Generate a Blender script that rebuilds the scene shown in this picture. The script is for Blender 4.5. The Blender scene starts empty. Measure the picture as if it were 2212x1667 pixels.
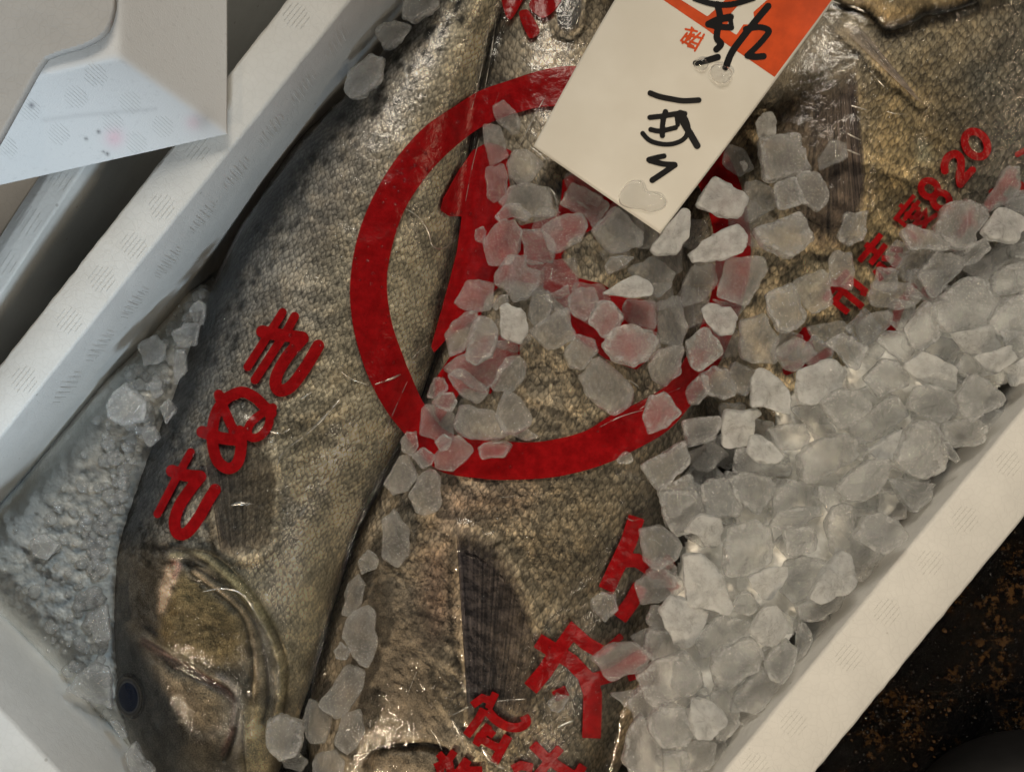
import bpy, math, random
import numpy as np
from mathutils import noise as mnoise, Vector

random.seed(11); rng = np.random.default_rng(11)
S = bpy.context.scene
COL = S.collection

# ------------------------------------------------------------------ camera
# The picture was traced on a 2212 x 1667 grid; the camera looks straight down
# from half a metre above the rim of the box (rim = z 0, metres).
CX, CY, FPX, CAMZ = 1106.0, 833.5, 2778.0, 0.5
cam = bpy.data.cameras.new('camera'); camo = bpy.data.objects.new('camera', cam); COL.objects.link(camo)
camo.location = (0, 0, CAMZ); camo.rotation_euler = (0, 0, 0)
cam.sensor_width = 36.0; cam.lens = 36.0 * FPX / 2212.0; cam.clip_start = 0.02; cam.clip_end = 20
S.camera = camo
S.render.resolution_x, S.render.resolution_y = 1024, 771

# ------------------------------------------------------------------ light
W = bpy.data.worlds.new('World'); S.world = W; W.use_nodes = True
bg = W.node_tree.nodes['Background']; bg.inputs[0].default_value = (0.75, 0.8, 0.85, 1); bg.inputs[1].default_value = 0.05

def lamp(name, typ, loc, target, power, color, size=0.1, size_y=None, spot=None, blend=0.5):
    d = bpy.data.lights.new(name, typ); d.energy = power; d.color = color
    if typ == 'AREA':
        d.size = size
        if size_y: d.shape = 'RECTANGLE'; d.size_y = size_y
    else:
        d.shadow_soft_size = size
    if typ == 'SPOT': d.spot_size = math.radians(spot); d.spot_blend = blend
    o = bpy.data.objects.new(name, d); COL.objects.link(o); o.location = loc
    o.rotation_euler = (Vector(target) - Vector(loc)).to_track_quat('-Z', 'Y').to_euler()
    return o
lamp('warm_bulb', 'SPOT', (-0.72, -0.86, 1.05), (0.15, -0.07, -0.03), 66.0, (1.0, 0.80, 0.57), 0.08, spot=25, blend=1.0)
lamp('fill_lamp', 'AREA', (-0.05, 1.0, 1.15), (0.02, 0, -0.05), 9.5, (1.0, 0.90, 0.76), 0.42)  # added soft overhead fill, no known lamp hangs here
lamp('warm_bulb', 'AREA', (0.30, 0.95, 1.0), (0, 0, -0.05), 0.9, (1.0, 0.80, 0.56), 0.06)
lamp('warm_bulb', 'AREA', (0.95, 0.25, 0.95), (0.05, 0, -0.05), 1.2, (1.0, 0.78, 0.52), 0.08)
lamp('market_tube', 'AREA', (0.45, -0.75, 1.05), (0, 0, -0.05), 1.9, (1.0, 0.88, 0.7), 0.5, 0.03)
lamp('cool_spot', 'SPOT', (-0.15, -0.75, 0.40), (-0.205, 0.08, 0.0), 25.0, (0.72, 0.87, 1.0), 0.06, spot=17, blend=0.6)
lamp('cool_spot', 'SPOT', (0.20, 0.30, 0.75), (-0.205, -0.115, -0.02), 10.0, (0.66, 0.84, 1.0), 0.06, spot=13, blend=0.8)  # second cool spot, added to turn the bottom-left inner wall bluish

VS = S.view_settings; VS.view_transform = 'Standard'; VS.look = 'None'; VS.exposure = 0; VS.gamma = 1
S.display_settings.display_device = 'sRGB'
try: VS.use_curve_mapping = False
except Exception: pass
S.render.engine = 'CYCLES'
S.cycles.use_denoising = True
S.cycles.max_bounces = 14; S.cycles.transmission_bounces = 10; S.cycles.transparent_max_bounces = 32
S.cycles.sample_clamp_indirect = 4.0
S.cycles.caustics_reflective = False

# ------------------------------------------------------------------ helpers
def U(px, py, z=0.0):
    px = np.asarray(px, float); py = np.asarray(py, float)
    k = (CAMZ - z) / FPX
    return np.stack([(px - CX) * k, -(py - CY) * k, np.broadcast_to(z, k.shape if np.ndim(k) else px.shape) + 0 * px], -1)
def P(xyz):
    k = FPX / (CAMZ - xyz[..., 2])
    return np.stack([CX + xyz[..., 0] * k, CY - xyz[..., 1] * k], -1)

def mesh(name, verts, faces, mat=None, parent=None, smooth=True, uv=None, col=None):
    me = bpy.data.meshes.new(name)
    verts = np.asarray(verts, np.float32)
    if isinstance(faces, np.ndarray):
        n, k = faces.shape
        me.vertices.add(len(verts)); me.vertices.foreach_set('co', verts.ravel())
        me.loops.add(n * k); me.loops.foreach_set('vertex_index', faces.astype(np.int32).ravel())
        me.polygons.add(n); me.polygons.foreach_set('loop_start', np.arange(0, n * k, k, dtype=np.int32))
        me.polygons.foreach_set('loop_total', np.full(n, k, np.int32))
        me.update(calc_edges=True); me.validate()
    else:
        me.from_pydata([tuple(map(float, v)) for v in verts], [], [tuple(int(i) for i in f) for f in faces]); me.update()
    if smooth: me.polygons.foreach_set('use_smooth', np.ones(len(me.polygons), bool))
    if uv is not None:
        l = me.uv_layers.new(name='UVMap'); idx = np.zeros(len(me.loops), np.int32); me.loops.foreach_get('vertex_index', idx)
        l.data.foreach_set('uv', np.asarray(uv, np.float32)[idx].ravel())
    if col is not None:
        a = me.color_attributes.new('pigment', 'FLOAT_COLOR', 'POINT'); a.data.foreach_set('color', np.asarray(col, np.float32).ravel())
    if mat: me.materials.append(mat)
    o = bpy.data.objects.new(name, me); COL.objects.link(o)
    if parent: o.parent = parent
    return o
def tag(o, label=None, cat=None, group=None, kind=None):
    if label: o['label'] = label
    if cat: o['category'] = cat
    if group: o['group'] = group
    if kind: o['kind'] = kind
    return o
def empty(name, loc, label, cat, group=None):
    o = bpy.data.objects.new(name, None); COL.objects.link(o); o.location = loc; o.empty_display_size = 0.02
    return tag(o, label, cat, group)
def child_of_empty(o, root):
    o.parent = root; o.matrix_parent_inverse.identity(); o.location = -Vector(root.location)
    return o

def segdist(pts, poly, closed=False):
    """distance of pts (n,2) to polyline"""
    p = np.asarray(poly, float); d = np.full(len(pts), 1e9)
    m = len(p) if closed else len(p) - 1
    if len(p) == 1: return np.hypot(*(pts - p[0]).T)
    for i in range(m):
        a = p[i]; b = p[(i + 1) % len(p)]; ab = b - a; L = max((ab ** 2).sum(), 1e-9)
        t = np.clip(((pts - a) @ ab) / L, 0, 1)
        q = pts - a - t[:, None] * ab
        d = np.minimum(d, np.hypot(q[:, 0], q[:, 1]))
    return d
def inside(pts, poly):
    p = np.asarray(poly, float); c = np.zeros(len(pts), bool); x, y = pts.T
    for i in range(len(p)):
        x1, y1 = p[i]; x2, y2 = p[(i + 1) % len(p)]
        if y1 == y2: continue
        c ^= ((y1 > y) != (y2 > y)) & (x < (x2 - x1) * (y - y1) / (y2 - y1) + x1)
    return c
def sdf_poly(pts, poly):
    d = segdist(pts, poly, True); return np.where(inside(pts, poly), d, -d)
def smooth_line(pts, n=8, closed=False):
    p = [np.array(q, float) for q in pts]; out = []
    m = len(p)
    if m < 3: return np.array(p)
    rngi = range(m) if closed else range(m - 1)
    for i in rngi:
        p0 = p[(i - 1) % m] if closed or i > 0 else p[i]; p1 = p[i]; p2 = p[(i + 1) % m]
        p3 = p[(i + 2) % m] if closed or i + 2 < m else p2
        for k in range(n):
            t = k / n
            out.append(0.5 * ((2 * p1) + (-p0 + p2) * t + (2 * p0 - 5 * p1 + 4 * p2 - p3) * t * t + (-p0 + 3 * p1 - 3 * p2 + p3) * t ** 3))
    if not closed: out.append(p[-1])
    return np.array(out)

def flat_band(pts, w):
    """outline of a square-ended stroke"""
    p = np.array(pts, float); L = []; R = []
    for i in range(len(p)):
        a = p[i] - p[i - 1] if i else p[1] - p[0]; b_ = p[i + 1] - p[i] if i + 1 < len(p) else a
        a = a / np.hypot(*a); b_ = b_ / np.hypot(*b_); t = a + b_; t /= max(np.hypot(*t), .2); n = np.array([-t[1], t[0]]); k = w / 2 / max(.55, n @ np.array([-a[1], a[0]]))
        L.append(p[i] + n * k); R.append(p[i] - n * k)
    return np.array(L + R[::-1])
def shape_mesh(strokes=(), polys=(), step=3.0, rough=0.0):
    """union of thick strokes [(pts,width)] and polygons -> triangulated 2-D sheet (pixel coords) by marching triangles"""
    allp = [np.array(s[0], float) for s in strokes] + [np.array(q, float) for q in polys]
    wmax = max([s[1] for s in strokes], default=0) / 2 + step * 2
    lo = np.min([a.min(0) for a in allp], 0) - wmax; hi = np.max([a.max(0) for a in allp], 0) + wmax
    xs = np.arange(lo[0], hi[0] + step, step); ys = np.arange(lo[1], hi[1] + step, step)
    X, Y = np.meshgrid(xs, ys, indexing='ij'); g = np.stack([X.ravel(), Y.ravel()], 1)
    f = np.full(len(g), -1e9)
    for st_ in strokes:
        pts, w = st_[:2]
        f = np.maximum(f, sdf_poly(g, flat_band(pts, w)) if len(st_) > 2 else w / 2 - segdist(g, pts))
    for q in polys: f = np.maximum(f, sdf_poly(g, q))
    if rough: f = f + rough * np.array([mnoise.noise(Vector((a * .09, b * .09, 3.3))) for a, b in g])
    f = f.reshape(X.shape)
    V = []; F = []; vid = {}; eid = {}
    def gv(i, j):
        k = (i, j)
        if k not in vid: vid[k] = len(V); V.append((xs[i], ys[j]))
        return vid[k]
    def ev(a, b):
        k = (a, b) if a < b else (b, a)
        if k not in eid:
            fa, fb = f[k[0]], f[k[1]]; t = fa / (fa - fb)
            eid[k] = len(V); V.append((xs[k[0][0]] + t * (xs[k[1][0]] - xs[k[0][0]]), ys[k[0][1]] + t * (ys[k[1][1]] - ys[k[0][1]])))
        return eid[k]
    pos = f > 0
    cnt = pos[:-1, :-1].astype(int) + pos[1:, :-1] + pos[1:, 1:] + pos[:-1, 1:]
    for i, j in zip(*np.nonzero(cnt)):
        c = [(i, j), (i, j + 1), (i + 1, j + 1), (i + 1, j)]
        if cnt[i, j] == 4: F.append([gv(*q) for q in c]); continue
        for tri in ((c[0], c[1], c[2]), (c[0], c[2], c[3])):
            out = []
            for k in range(3):
                a, b = tri[k], tri[(k + 1) % 3]
                if f[a] > 0: out.append(gv(*a))
                if (f[a] > 0) != (f[b] > 0): out.append(ev(a, b))
            if len(out) >= 3: F.append(out)
    return np.array(V), F

# ------------------------------------------------------------------ materials
class NB:
    def __init__(s, name):
        s.m = bpy.data.materials.new(name); s.m.use_nodes = True; s.t = s.m.node_tree; s.t.nodes.clear()
        s.out = s.t.nodes.new('ShaderNodeOutputMaterial')
    def n(s, typ, **kw):
        nd = s.t.nodes.new(typ)
        for k, v in kw.items():
            if k.startswith('_'): setattr(nd, k[1:], v)
        return nd
    def set(s, sock, v):
        if hasattr(v, 'is_output') or isinstance(v, bpy.types.NodeSocket): s.t.links.new(v, sock)
        else: sock.default_value = v
    def noise(s, scale, detail=3, rough=0.55, vec=None, dim='3D'):
        nd = s.t.nodes.new('ShaderNodeTexNoise'); nd.inputs['Scale'].default_value = scale; nd.inputs['Detail'].default_value = detail
        nd.inputs['Roughness'].default_value = rough
        s.t.links.new(vec if vec is not None else s.obj(), nd.inputs['Vector']); return nd.outputs[0]
    def obj(s):
        if not hasattr(s, '_tc'): s._tc = s.t.nodes.new('ShaderNodeTexCoord')
        return s._tc.outputs['Object']
    def geo(s):
        return s.t.nodes.new('ShaderNodeNewGeometry').outputs['Position']
    def vor(s, scale, feature='F1', rand=1.0, vec=None, dim='3D', out=0):
        nd = s.t.nodes.new('ShaderNodeTexVoronoi'); nd.feature = feature; nd.voronoi_dimensions = dim
        nd.inputs['Scale'].default_value = scale; nd.inputs['Randomness'].default_value = rand
        s.t.links.new(vec if vec is not None else s.obj(), nd.inputs['Vector']); return nd.outputs[out]
    def ramp(s, fac, a, b, c0=(0, 0, 0, 1), c1=(1, 1, 1, 1)):
        nd = s.t.nodes.new('ShaderNodeMapRange'); nd.inputs[1].default_value = a; nd.inputs[2].default_value = b
        nd.interpolation_type = 'SMOOTHSTEP'
        nd.inputs[3].default_value = c0 if np.isscalar(c0) else 0; nd.inputs[4].default_value = c1 if np.isscalar(c1) else 1
        s.set(nd.inputs[0], fac); return nd.outputs[0]
    def math(s, op, a, b=0.0):
        nd = s.t.nodes.new('ShaderNodeMath'); nd.operation = op; s.set(nd.inputs[0], a); s.set(nd.inputs[1], b); return nd.outputs[0]
    def mix(s, fac, a, b, blend='MIX'):
        nd = s.t.nodes.new('ShaderNodeMix'); nd.data_type = 'RGBA'; nd.blend_type = blend
        s.set(nd.inputs[0], fac); s.set(nd.inputs[6], a); s.set(nd.inputs[7], b); return nd.outputs[2]
    def bump(s, h, strength=0.3, dist=0.001, normal=None):
        nd = s.t.nodes.new('ShaderNodeBump'); nd.inputs['Strength'].default_value = strength; nd.inputs['Distance'].default_value = dist
        s.set(nd.inputs['Height'], h)
        if normal is not None: s.set(nd.inputs['Normal'], normal)
        return nd.outputs[0]
    def bsdf(s, **kw):
        nd = s.t.nodes.new('ShaderNodeBsdfPrincipled')
        for k, v in kw.items(): s.set(nd.inputs[k.replace('_', ' ')], v)
        return nd
    def finish(s, sh):
        s.t.links.new(sh, s.out.inputs[0]); return s.m
    def mixsh(s, fac, a, b):
        nd = s.t.nodes.new('ShaderNodeMixShader'); s.set(nd.inputs[0], fac); s.t.links.new(a, nd.inputs[1]); s.t.links.new(b, nd.inputs[2]); return nd.outputs[0]

def m_foam(name, c=(0.67, 0.675, 0.655)):
    b = NB(name); g = b.geo()
    cell = b.vor(330, 'DISTANCE_TO_EDGE', 1.0, g)
    bead = b.ramp(cell, 0.0, 0.09)
    big = b.noise(60, 4, 0.6, g); fine = b.noise(2200, 2, 0.6, g)
    colr = b.mix(b.ramp(big, 0.35, 0.75), (*[x * .93 for x in c], 1), (*c, 1))
    colr = b.mix(b.math('MULTIPLY', b.math('SUBTRACT', 1.0, bead), 0.10), colr, (*[x * .6 for x in c], 1))
    speck = b.ramp(b.vor(75, 'F1', 1.0, g), 0.035, 0.06)
    colr = b.mix(b.math('MULTIPLY', b.math('SUBTRACT', 1.0, speck), 0.5), colr, (.25, .23, .2, 1))
    n1 = b.bump(bead, 0.12, 0.0004); n2 = b.bump(fine, 0.18, 0.0004, n1); n3 = b.bump(big, 0.3, 0.0012, n2)
    p = b.bsdf(Base_Color=colr, Roughness=0.55, Normal=n3, Specular_IOR_Level=0.35)
    p.inputs['Subsurface Weight'].default_value = 0.0
    return b.finish(p.outputs[0])

def m_fish(name, scale_mm=2.7):
    b = NB(name)
    uv = b.t.nodes.new('ShaderNodeUVMap').outputs[0]
    at = b.t.nodes.new('ShaderNodeVertexColor'); at.layer_name = 'pigment'
    pig, sc = at.outputs[0], at.outputs[1]
    nz = b.t.nodes.new('ShaderNodeTexNoise'); nz.inputs['Scale'].default_value = 0.22; nz.inputs['Detail'].default_value = 3
    b.t.links.new(uv, nz.inputs['Vector'])
    sub = b.t.nodes.new('ShaderNodeVectorMath'); sub.operation = 'SUBTRACT'; b.t.links.new(nz.outputs[1], sub.inputs[0]); sub.inputs[1].default_value = (.5, .5, .5)
    scl = b.t.nodes.new('ShaderNodeVectorMath'); scl.operation = 'SCALE'; b.t.links.new(sub.outputs[0], scl.inputs[0]); scl.inputs['Scale'].default_value = 2.4
    add = b.t.nodes.new('ShaderNodeVectorMath'); add.operation = 'ADD'; b.t.links.new(uv, add.inputs[0]); b.t.links.new(scl.outputs[0], add.inputs[1])
    mp = b.t.nodes.new('ShaderNodeMapping'); mp.vector_type = 'POINT'; mp.inputs['Rotation'].default_value = (0, 0, math.radians(45))
    mp0 = b.t.nodes.new('ShaderNodeMapping'); mp0.inputs['Scale'].default_value = (0.85, 1.15, 1)
    b.t.links.new(add.outputs[0], mp0.inputs['Vector']); b.t.links.new(mp0.outputs[0], mp.inputs['Vector'])
    v = mp.outputs[0]
    k = 1.0 / scale_mm
    edge = b.vor(k, 'DISTANCE_TO_EDGE', 0.45, v, '2D', 0)
    vn = b.t.nodes.new('ShaderNodeTexVoronoi'); vn.voronoi_dimensions = '2D'; vn.inputs['Scale'].default_value = k; vn.inputs['Randomness'].default_value = 0.45
    b.t.links.new(v, vn.inputs['Vector'])
    sepc = b.t.nodes.new('ShaderNodeSeparateColor'); b.t.links.new(vn.outputs['Color'], sepc.inputs[0])
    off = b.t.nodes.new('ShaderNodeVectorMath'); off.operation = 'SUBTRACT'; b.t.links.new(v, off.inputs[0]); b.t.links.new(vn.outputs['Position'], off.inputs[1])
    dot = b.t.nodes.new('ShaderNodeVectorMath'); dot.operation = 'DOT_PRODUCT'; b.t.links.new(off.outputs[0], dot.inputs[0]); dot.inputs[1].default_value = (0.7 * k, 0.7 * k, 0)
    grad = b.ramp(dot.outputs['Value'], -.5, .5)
    line = b.ramp(b.math('ADD', edge, b.math('MULTIPLY', b.math('SUBTRACT', b.noise(1.6, 3, .7, uv), .5), .22)), 0.0, 0.24)
    patch = b.ramp(b.noise(0.07, 3, 0.6, uv), 0.3, 0.7)
    linestr = b.math('MULTIPLY', sc, b.math('ADD', b.math('MULTIPLY', patch, 0.34), 0.16))
    f1 = b.math('SUBTRACT', 1.0, b.math('MULTIPLY', linestr, b.math('SUBTRACT', 1.0, line)))
    f2 = b.math('ADD', 0.80, b.math('MULTIPLY', sepc.outputs[0], 0.40))
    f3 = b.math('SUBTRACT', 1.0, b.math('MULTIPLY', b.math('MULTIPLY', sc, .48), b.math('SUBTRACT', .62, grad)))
    dm = b.t.nodes.new('ShaderNodeMapping'); dm.inputs['Rotation'].default_value = (0, 0, math.radians(52)); dm.inputs['Scale'].default_value = (.34, 1.25, 1); b.t.links.new(uv, dm.inputs['Vector'])
    dash = b.ramp(b.noise(0.75, 4, .7, dm.outputs[0]), .36, .60)
    f3 = b.math('MULTIPLY', f3, b.math('SUBTRACT', 1.0, b.math('MULTIPLY', b.math('MULTIPLY', sc, .58), b.math('SUBTRACT', 1.0, dash))))
    grain = b.ramp(b.noise(1.5, 4, .75, uv), .34, .64, -.55, .55)
    f3 = b.math('MULTIPLY', f3, b.math('ADD', 1.0, b.math('MULTIPLY', grain, b.math('SUBTRACT', 1.0, sc))))
    blot = b.ramp(b.noise(0.05, 4, 0.7, uv), .36, .64, .62, 1.25)
    f3 = b.math('MULTIPLY', f3, blot)
    mott = b.math('ADD', 0.55, b.math('ADD', b.math('MULTIPLY', b.noise(0.45, 5, 0.75, uv), 0.62), b.math('MULTIPLY', b.noise(2.4, 3, 0.7, uv), 0.30)))
    fac = b.math('MULTIPLY', b.math('MULTIPLY', b.math('MULTIPLY', f1, f2), mott), b.math('MULTIPLY', f3, b.math('ADD', 1.65, b.math('MULTIPLY', sc, 1.75))))
    mul = b.t.nodes.new('ShaderNodeVectorMath'); mul.operation = 'SCALE'; b.t.links.new(pig, mul.inputs[0]); b.t.links.new(fac, mul.inputs['Scale'])
    warm = b.mix(b.math('MULTIPLY', b.ramp(b.noise(0.10, 4, 0.65, uv), 0.42, 0.68), 0.42), (1, 1, 1, 1), (1.10, .96, .76, 1))
    mulfin = b.mix(sc, mul.outputs[0], b.mix(1.0, mul.outputs[0], warm, 'MULTIPLY'))
    h = b.math('ADD', b.math('MULTIPLY', b.math('MULTIPLY', b.math('ADD', line, grad), sc), 0.45), b.math('ADD', b.math('MULTIPLY', b.noise(1.1, 4, 0.7, uv), 0.32), b.math('MULTIPLY', b.noise(3.0, 2, 0.7, uv), 0.10)))
    nrm = b.bump(h, 0.34, 0.0007)
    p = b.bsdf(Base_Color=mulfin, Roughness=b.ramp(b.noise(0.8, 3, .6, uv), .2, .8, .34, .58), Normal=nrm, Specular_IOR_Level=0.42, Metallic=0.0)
    return b.finish(p.outputs[0])

def m_simple(name, c, rough=0.4, bump=None, **kw):
    b = NB(name); args = dict(Base_Color=(*c, 1), Roughness=rough); args.update(kw)
    nz = b.noise(90, 4, .6, b.geo())
    args['Base_Color'] = b.mix(b.ramp(nz, .3, .75), (*[x * .8 for x in c], 1), (*[min(1, x * 1.12) for x in c], 1))
    if bump: args['Normal'] = b.bump(b.noise(bump[0], 3, .6, b.geo()), bump[1], bump[2])
    return b.finish(b.bsdf(**args).outputs[0])

def m_fin(name, dark, light, alpha=0.75):
    b = NB(name); uv = b.t.nodes.new('ShaderNodeUVMap').outputs[0]
    mp = b.t.nodes.new('ShaderNodeMapping'); mp.inputs['Scale'].default_value = (46, 1.3, 1); b.t.links.new(uv, mp.inputs['Vector'])
    ray = b.ramp(b.noise(1.0, 3, .6, mp.outputs[0]), .32, .70)
    at = b.t.nodes.new('ShaderNodeVertexColor'); at.layer_name = 'pigment'
    c = b.mix(ray, (*dark, 1), (*light, 1)); c = b.mix(1.0, c, at.outputs[0], 'MULTIPLY')
    p = b.bsdf(Base_Color=c, Roughness=.35, Normal=b.bump(ray, .5, .0004), Specular_IOR_Level=.5)
    tr = b.n('ShaderNodeBsdfTransparent')
    a = b.math('MULTIPLY', at.outputs[1], b.math('ADD', alpha, b.math('MULTIPLY', b.math('SUBTRACT', 1.0, ray), 0.2)))
    return b.finish(b.mixsh(a, tr.outputs[0], p.outputs[0]))

def m_film():
    b = NB('clear_plastic'); g = b.geo()
    h = b.math('ADD', b.noise(190, 4, .65, g), b.math('MULTIPLY', b.noise(45, 3, .6, g), 1.6))
    nrm = b.bump(h, 0.34, 0.0018)
    fr = b.t.nodes.new('ShaderNodeFresnel'); fr.inputs[0].default_value = 1.5; b.t.links.new(nrm, fr.inputs[1])
    gl = b.n('ShaderNodeBsdfGlossy'); gl.inputs['Roughness'].default_value = 0.06; gl.inputs['Color'].default_value = (.95, .95, .95, 1); b.t.links.new(nrm, gl.inputs['Normal'])
    tr = b.n('ShaderNodeBsdfTransparent'); tr.inputs[0].default_value = (.95, .95, .94, 1)
    return b.finish(b.mixsh(b.math('MULTIPLY', fr.outputs[0], 1.0), tr.outputs[0], gl.outputs[0]))

def m_crease():
    b = NB('folded_clear_plastic')
    gl = b.n('ShaderNodeBsdfGlossy'); gl.inputs['Roughness'].default_value = 0.30; gl.inputs['Color'].default_value = (1, .97, .9, 1)
    tr = b.n('ShaderNodeBsdfTransparent')
    nz = b.ramp(b.noise(160, 2, .5, b.geo()), .36, .58, .08, .6)
    return b.finish(b.mixsh(nz, tr.outputs[0], gl.outputs[0]))

def m_print():
    b = NB('red_film_ink'); g = b.geo()
    nz = b.noise(240, 4, .65, g)
    c = b.mix(b.ramp(nz, .3, .7), (.20, .003, .004, 1), (.31, .005, .007, 1))
    h = b.math('ADD', b.noise(190, 4, .65, g), b.math('MULTIPLY', b.noise(45, 3, .6, g), 1.6))
    p = b.bsdf(Base_Color=c, Roughness=.2, Specular_IOR_Level=.3, Normal=b.bump(h, .3, .0015))
    tr = b.n('ShaderNodeBsdfTransparent'); tr.inputs[0].default_value = (.75, .12, .1, 1)
    return b.finish(b.mixsh(.86, tr.outputs[0], p.outputs[0]))

def m_ice(name, white, clearness, rough, frost=0.0, col=(.90, .92, .92), rimk=1.0):
    b = NB(name); ob = b.obj()
    info = b.t.nodes.new('ShaderNodeObjectInfo').outputs['Random']
    at = b.t.nodes.new('ShaderNodeVertexColor'); at.layer_name = 'pigment'
    rim = b.t.nodes.new('ShaderNodeSeparateColor'); b.t.links.new(at.outputs[0], rim.inputs[0]); rim = rim.outputs[0]
    cl = b.noise(210, 5, .72, ob)
    h = b.math('ADD', b.noise(900, 4, .75, ob), b.math('MULTIPLY', b.noise(260, 4, .65, ob), 1.8))
    nrm = b.bump(h, 0.5 + frost * .4, 0.0010)
    nfine = b.bump(b.noise(1900, 2, .7, ob), 1.0, .0009, nrm)
    refr = b.bsdf(Base_Color=(.97, .98, .97, 1), Roughness=rough, IOR=1.31, Transmission_Weight=1.0, Normal=nrm)
    mk = b.bsdf(Base_Color=(*col, 1), Roughness=.25, Normal=nrm, Specular_IOR_Level=.5)
    tl = b.n('ShaderNodeBsdfTranslucent'); tl.inputs[0].default_value = (*[min(1, x * 1.08) for x in col], 1)
    milky = b.mixsh(.5, mk.outputs[0], tl.outputs[0])
    tr = b.n('ShaderNodeBsdfTransparent')
    body = b.mixsh(clearness, refr.outputs[0], tr.outputs[0])
    w = b.math('MULTIPLY', b.ramp(cl, .3, .72, .35, 1.5), b.math('MULTIPLY', white, b.math('ADD', .7, b.math('MULTIPLY', info, .6))))
    w = b.math('ADD', w, b.math('MULTIPLY', b.math('MULTIPLY', rim, rimk), b.ramp(b.noise(330, 3, .7, ob), .35, .68, .04, .38)))
    sh = b.mixsh(b.math('MINIMUM', w, 1.0), body, milky)
    gl = b.n('ShaderNodeBsdfGlossy'); gl.inputs['Roughness'].default_value = .05; b.t.links.new(nfine, gl.inputs['Normal'])
    return b.finish(b.mixsh(.13 + .05 * frost, sh, gl.outputs[0]))
FOAM = m_foam('white_foam'); FOAM2 = m_foam('shade_toned_foam', (.50, .485, .46))  # second foam is darkened: the tray base's shade is in its colour
FISH = m_fish('wet_scaled_skin', 2.25); FISHBIG = m_fish('wet_large_scaled_skin', 3.1)
FILM = m_film(); CREASE = m_crease(); INK = m_print()
ICE = {'m': m_ice('milky_ice', .11, .42, .13), 'c': m_ice('clear_ice', .05, .45, .1), 'f': m_ice('frosted_ice', .66, .3, .32, 1.0, (.9, .92, .92)),
       't': m_ice('thin_melting_ice', .05, .58, .14, rimk=.7), 's': m_ice('slipping_melt_ice', .015, .72, .18, rimk=.3)}

# ------------------------------------------------------------------ ground
def ground_material():
    b = NB('wet_dark_stone'); g = b.geo()
    n1 = b.noise(26, 5, .65, g); n2 = b.noise(260, 4, .7, g)
    c = b.mix(b.ramp(b.math('MULTIPLY', b.ramp(n1, .46, .66), b.ramp(n2, .42, .62)), 0, 1), (.0012, .0011, .001, 1), (.11, .055, .018, 1))
    h = b.math('ADD', b.noise(380, 4, .7, g), b.math('MULTIPLY', b.noise(70, 3, .6, g), 2))
    p = b.bsdf(Base_Color=c, Roughness=.07, Normal=b.bump(h, 1.0, .004), Specular_IOR_Level=.35)
    return b.finish(p.outputs[0])
gz = -0.150
gv = []; n = 140
for j in range(n + 1):
    for i in range(n + 1):
        x = -1.2 + 2.4 * i / n; y = -1.2 + 2.4 * j / n
        gv.append((x, y, gz + 0.002 * mnoise.noise(Vector((x * 30, y * 30, 0)))))
gf = np.array([[j * (n + 1) + i, j * (n + 1) + i + 1, (j + 1) * (n + 1) + i + 1, (j + 1) * (n + 1) + i] for j in range(n) for i in range(n)])
grit_v, grit_f = [], []
for _ in range(1500):
    gx_, gy_ = U(random.uniform(1500, 2350), random.uniform(1000, 1800), gz)[:2]; r_ = random.choice([.0005, .0007, .0010, .0014]); i0 = len(grit_v); n7 = 8
    grit_v.append((gx_, gy_, gz + .001 + r_ * .9))
    for q_, h_ in ((.6, .65), (1.0, -.9)):
        for k in range(n7): a = 2 * math.pi * k / n7; grit_v.append((gx_ + r_ * q_ * math.cos(a) * random.uniform(.8, 1.2), gy_ + r_ * q_ * math.sin(a) * random.uniform(.8, 1.2), gz + .001 + r_ * h_))
    for k in range(n7): grit_f += [(i0, i0 + 1 + k, i0 + 1 + (k + 1) % n7), (i0 + 1 + k, i0 + 1 + n7 + k, i0 + 1 + n7 + (k + 1) % n7, i0 + 1 + (k + 1) % n7)]
def grit_mat():
    b = NB('wet_grit'); g = b.geo(); c = b.mix(b.ramp(b.noise(40, 4, .6, g), .45, .65), (.004, .004, .004, 1), (.09, .045, .015, 1)); return b.finish(b.bsdf(Base_Color=c, Roughness=.1, Specular_IOR_Level=.9).outputs[0])
tag(mesh('wet_grit', grit_v, grit_f, grit_mat()), 'wet dark grit glinting on the black floor outside the box', 'grit', kind='stuff')
tag(mesh('ground', gv, gf, ground_material()), 'wet black stone floor with rusty brown patches beside the foam box', 'ground', kind='structure')

# ------------------------------------------------------------------ foam box
def isect(p, d, q, e):
    A = np.array([[d[0], -e[0]], [d[1], -e[1]]]); t = np.linalg.solve(A, np.array(q, float) - np.array(p, float)); return np.array(p, float) + t[0] * np.array(d, float)
li_p, li_d = np.array([313., 556.]), np.array([424., -529.])
lo_p, lo_d = np.array([180., 556.]), np.array([437., -556.])
ri_p, ri_d = np.array([1562., 1667.]), np.array([460., -556.])
ro_p, ro_d = np.array([1765., 1667.]), np.array([447., -546.])
bi_p, bi_d = np.array([0., 1530.]), np.array([130., 137.])
bo_p, bo_d = np.array([-110., 1640.]), np.array([130., 137.])
A = isect(li_p, li_d, bi_p, bi_d); B = isect(ri_p, ri_d, bi_p, bi_d)
C = A + 3150 * li_d / np.hypot(*li_d); D = B + 3150 * ri_d / np.hypot(*ri_d)
Ao = isect(lo_p, lo_d, bo_p, bo_d); Bo = isect(ro_p, ro_d, bo_p, bo_d)
td = D - C; tn = -np.array([-td[1], td[0]]) / np.hypot(*td) * -130
top_off = np.array([0.62, -0.78]) * 140
Co = isect(lo_p, lo_d, C + top_off, td); Do = isect(ro_p, ro_d, C + top_off, td)
IN = np.array([A, B, D, C]); OUT = np.array([Ao, Bo, Do, Co])
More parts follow.
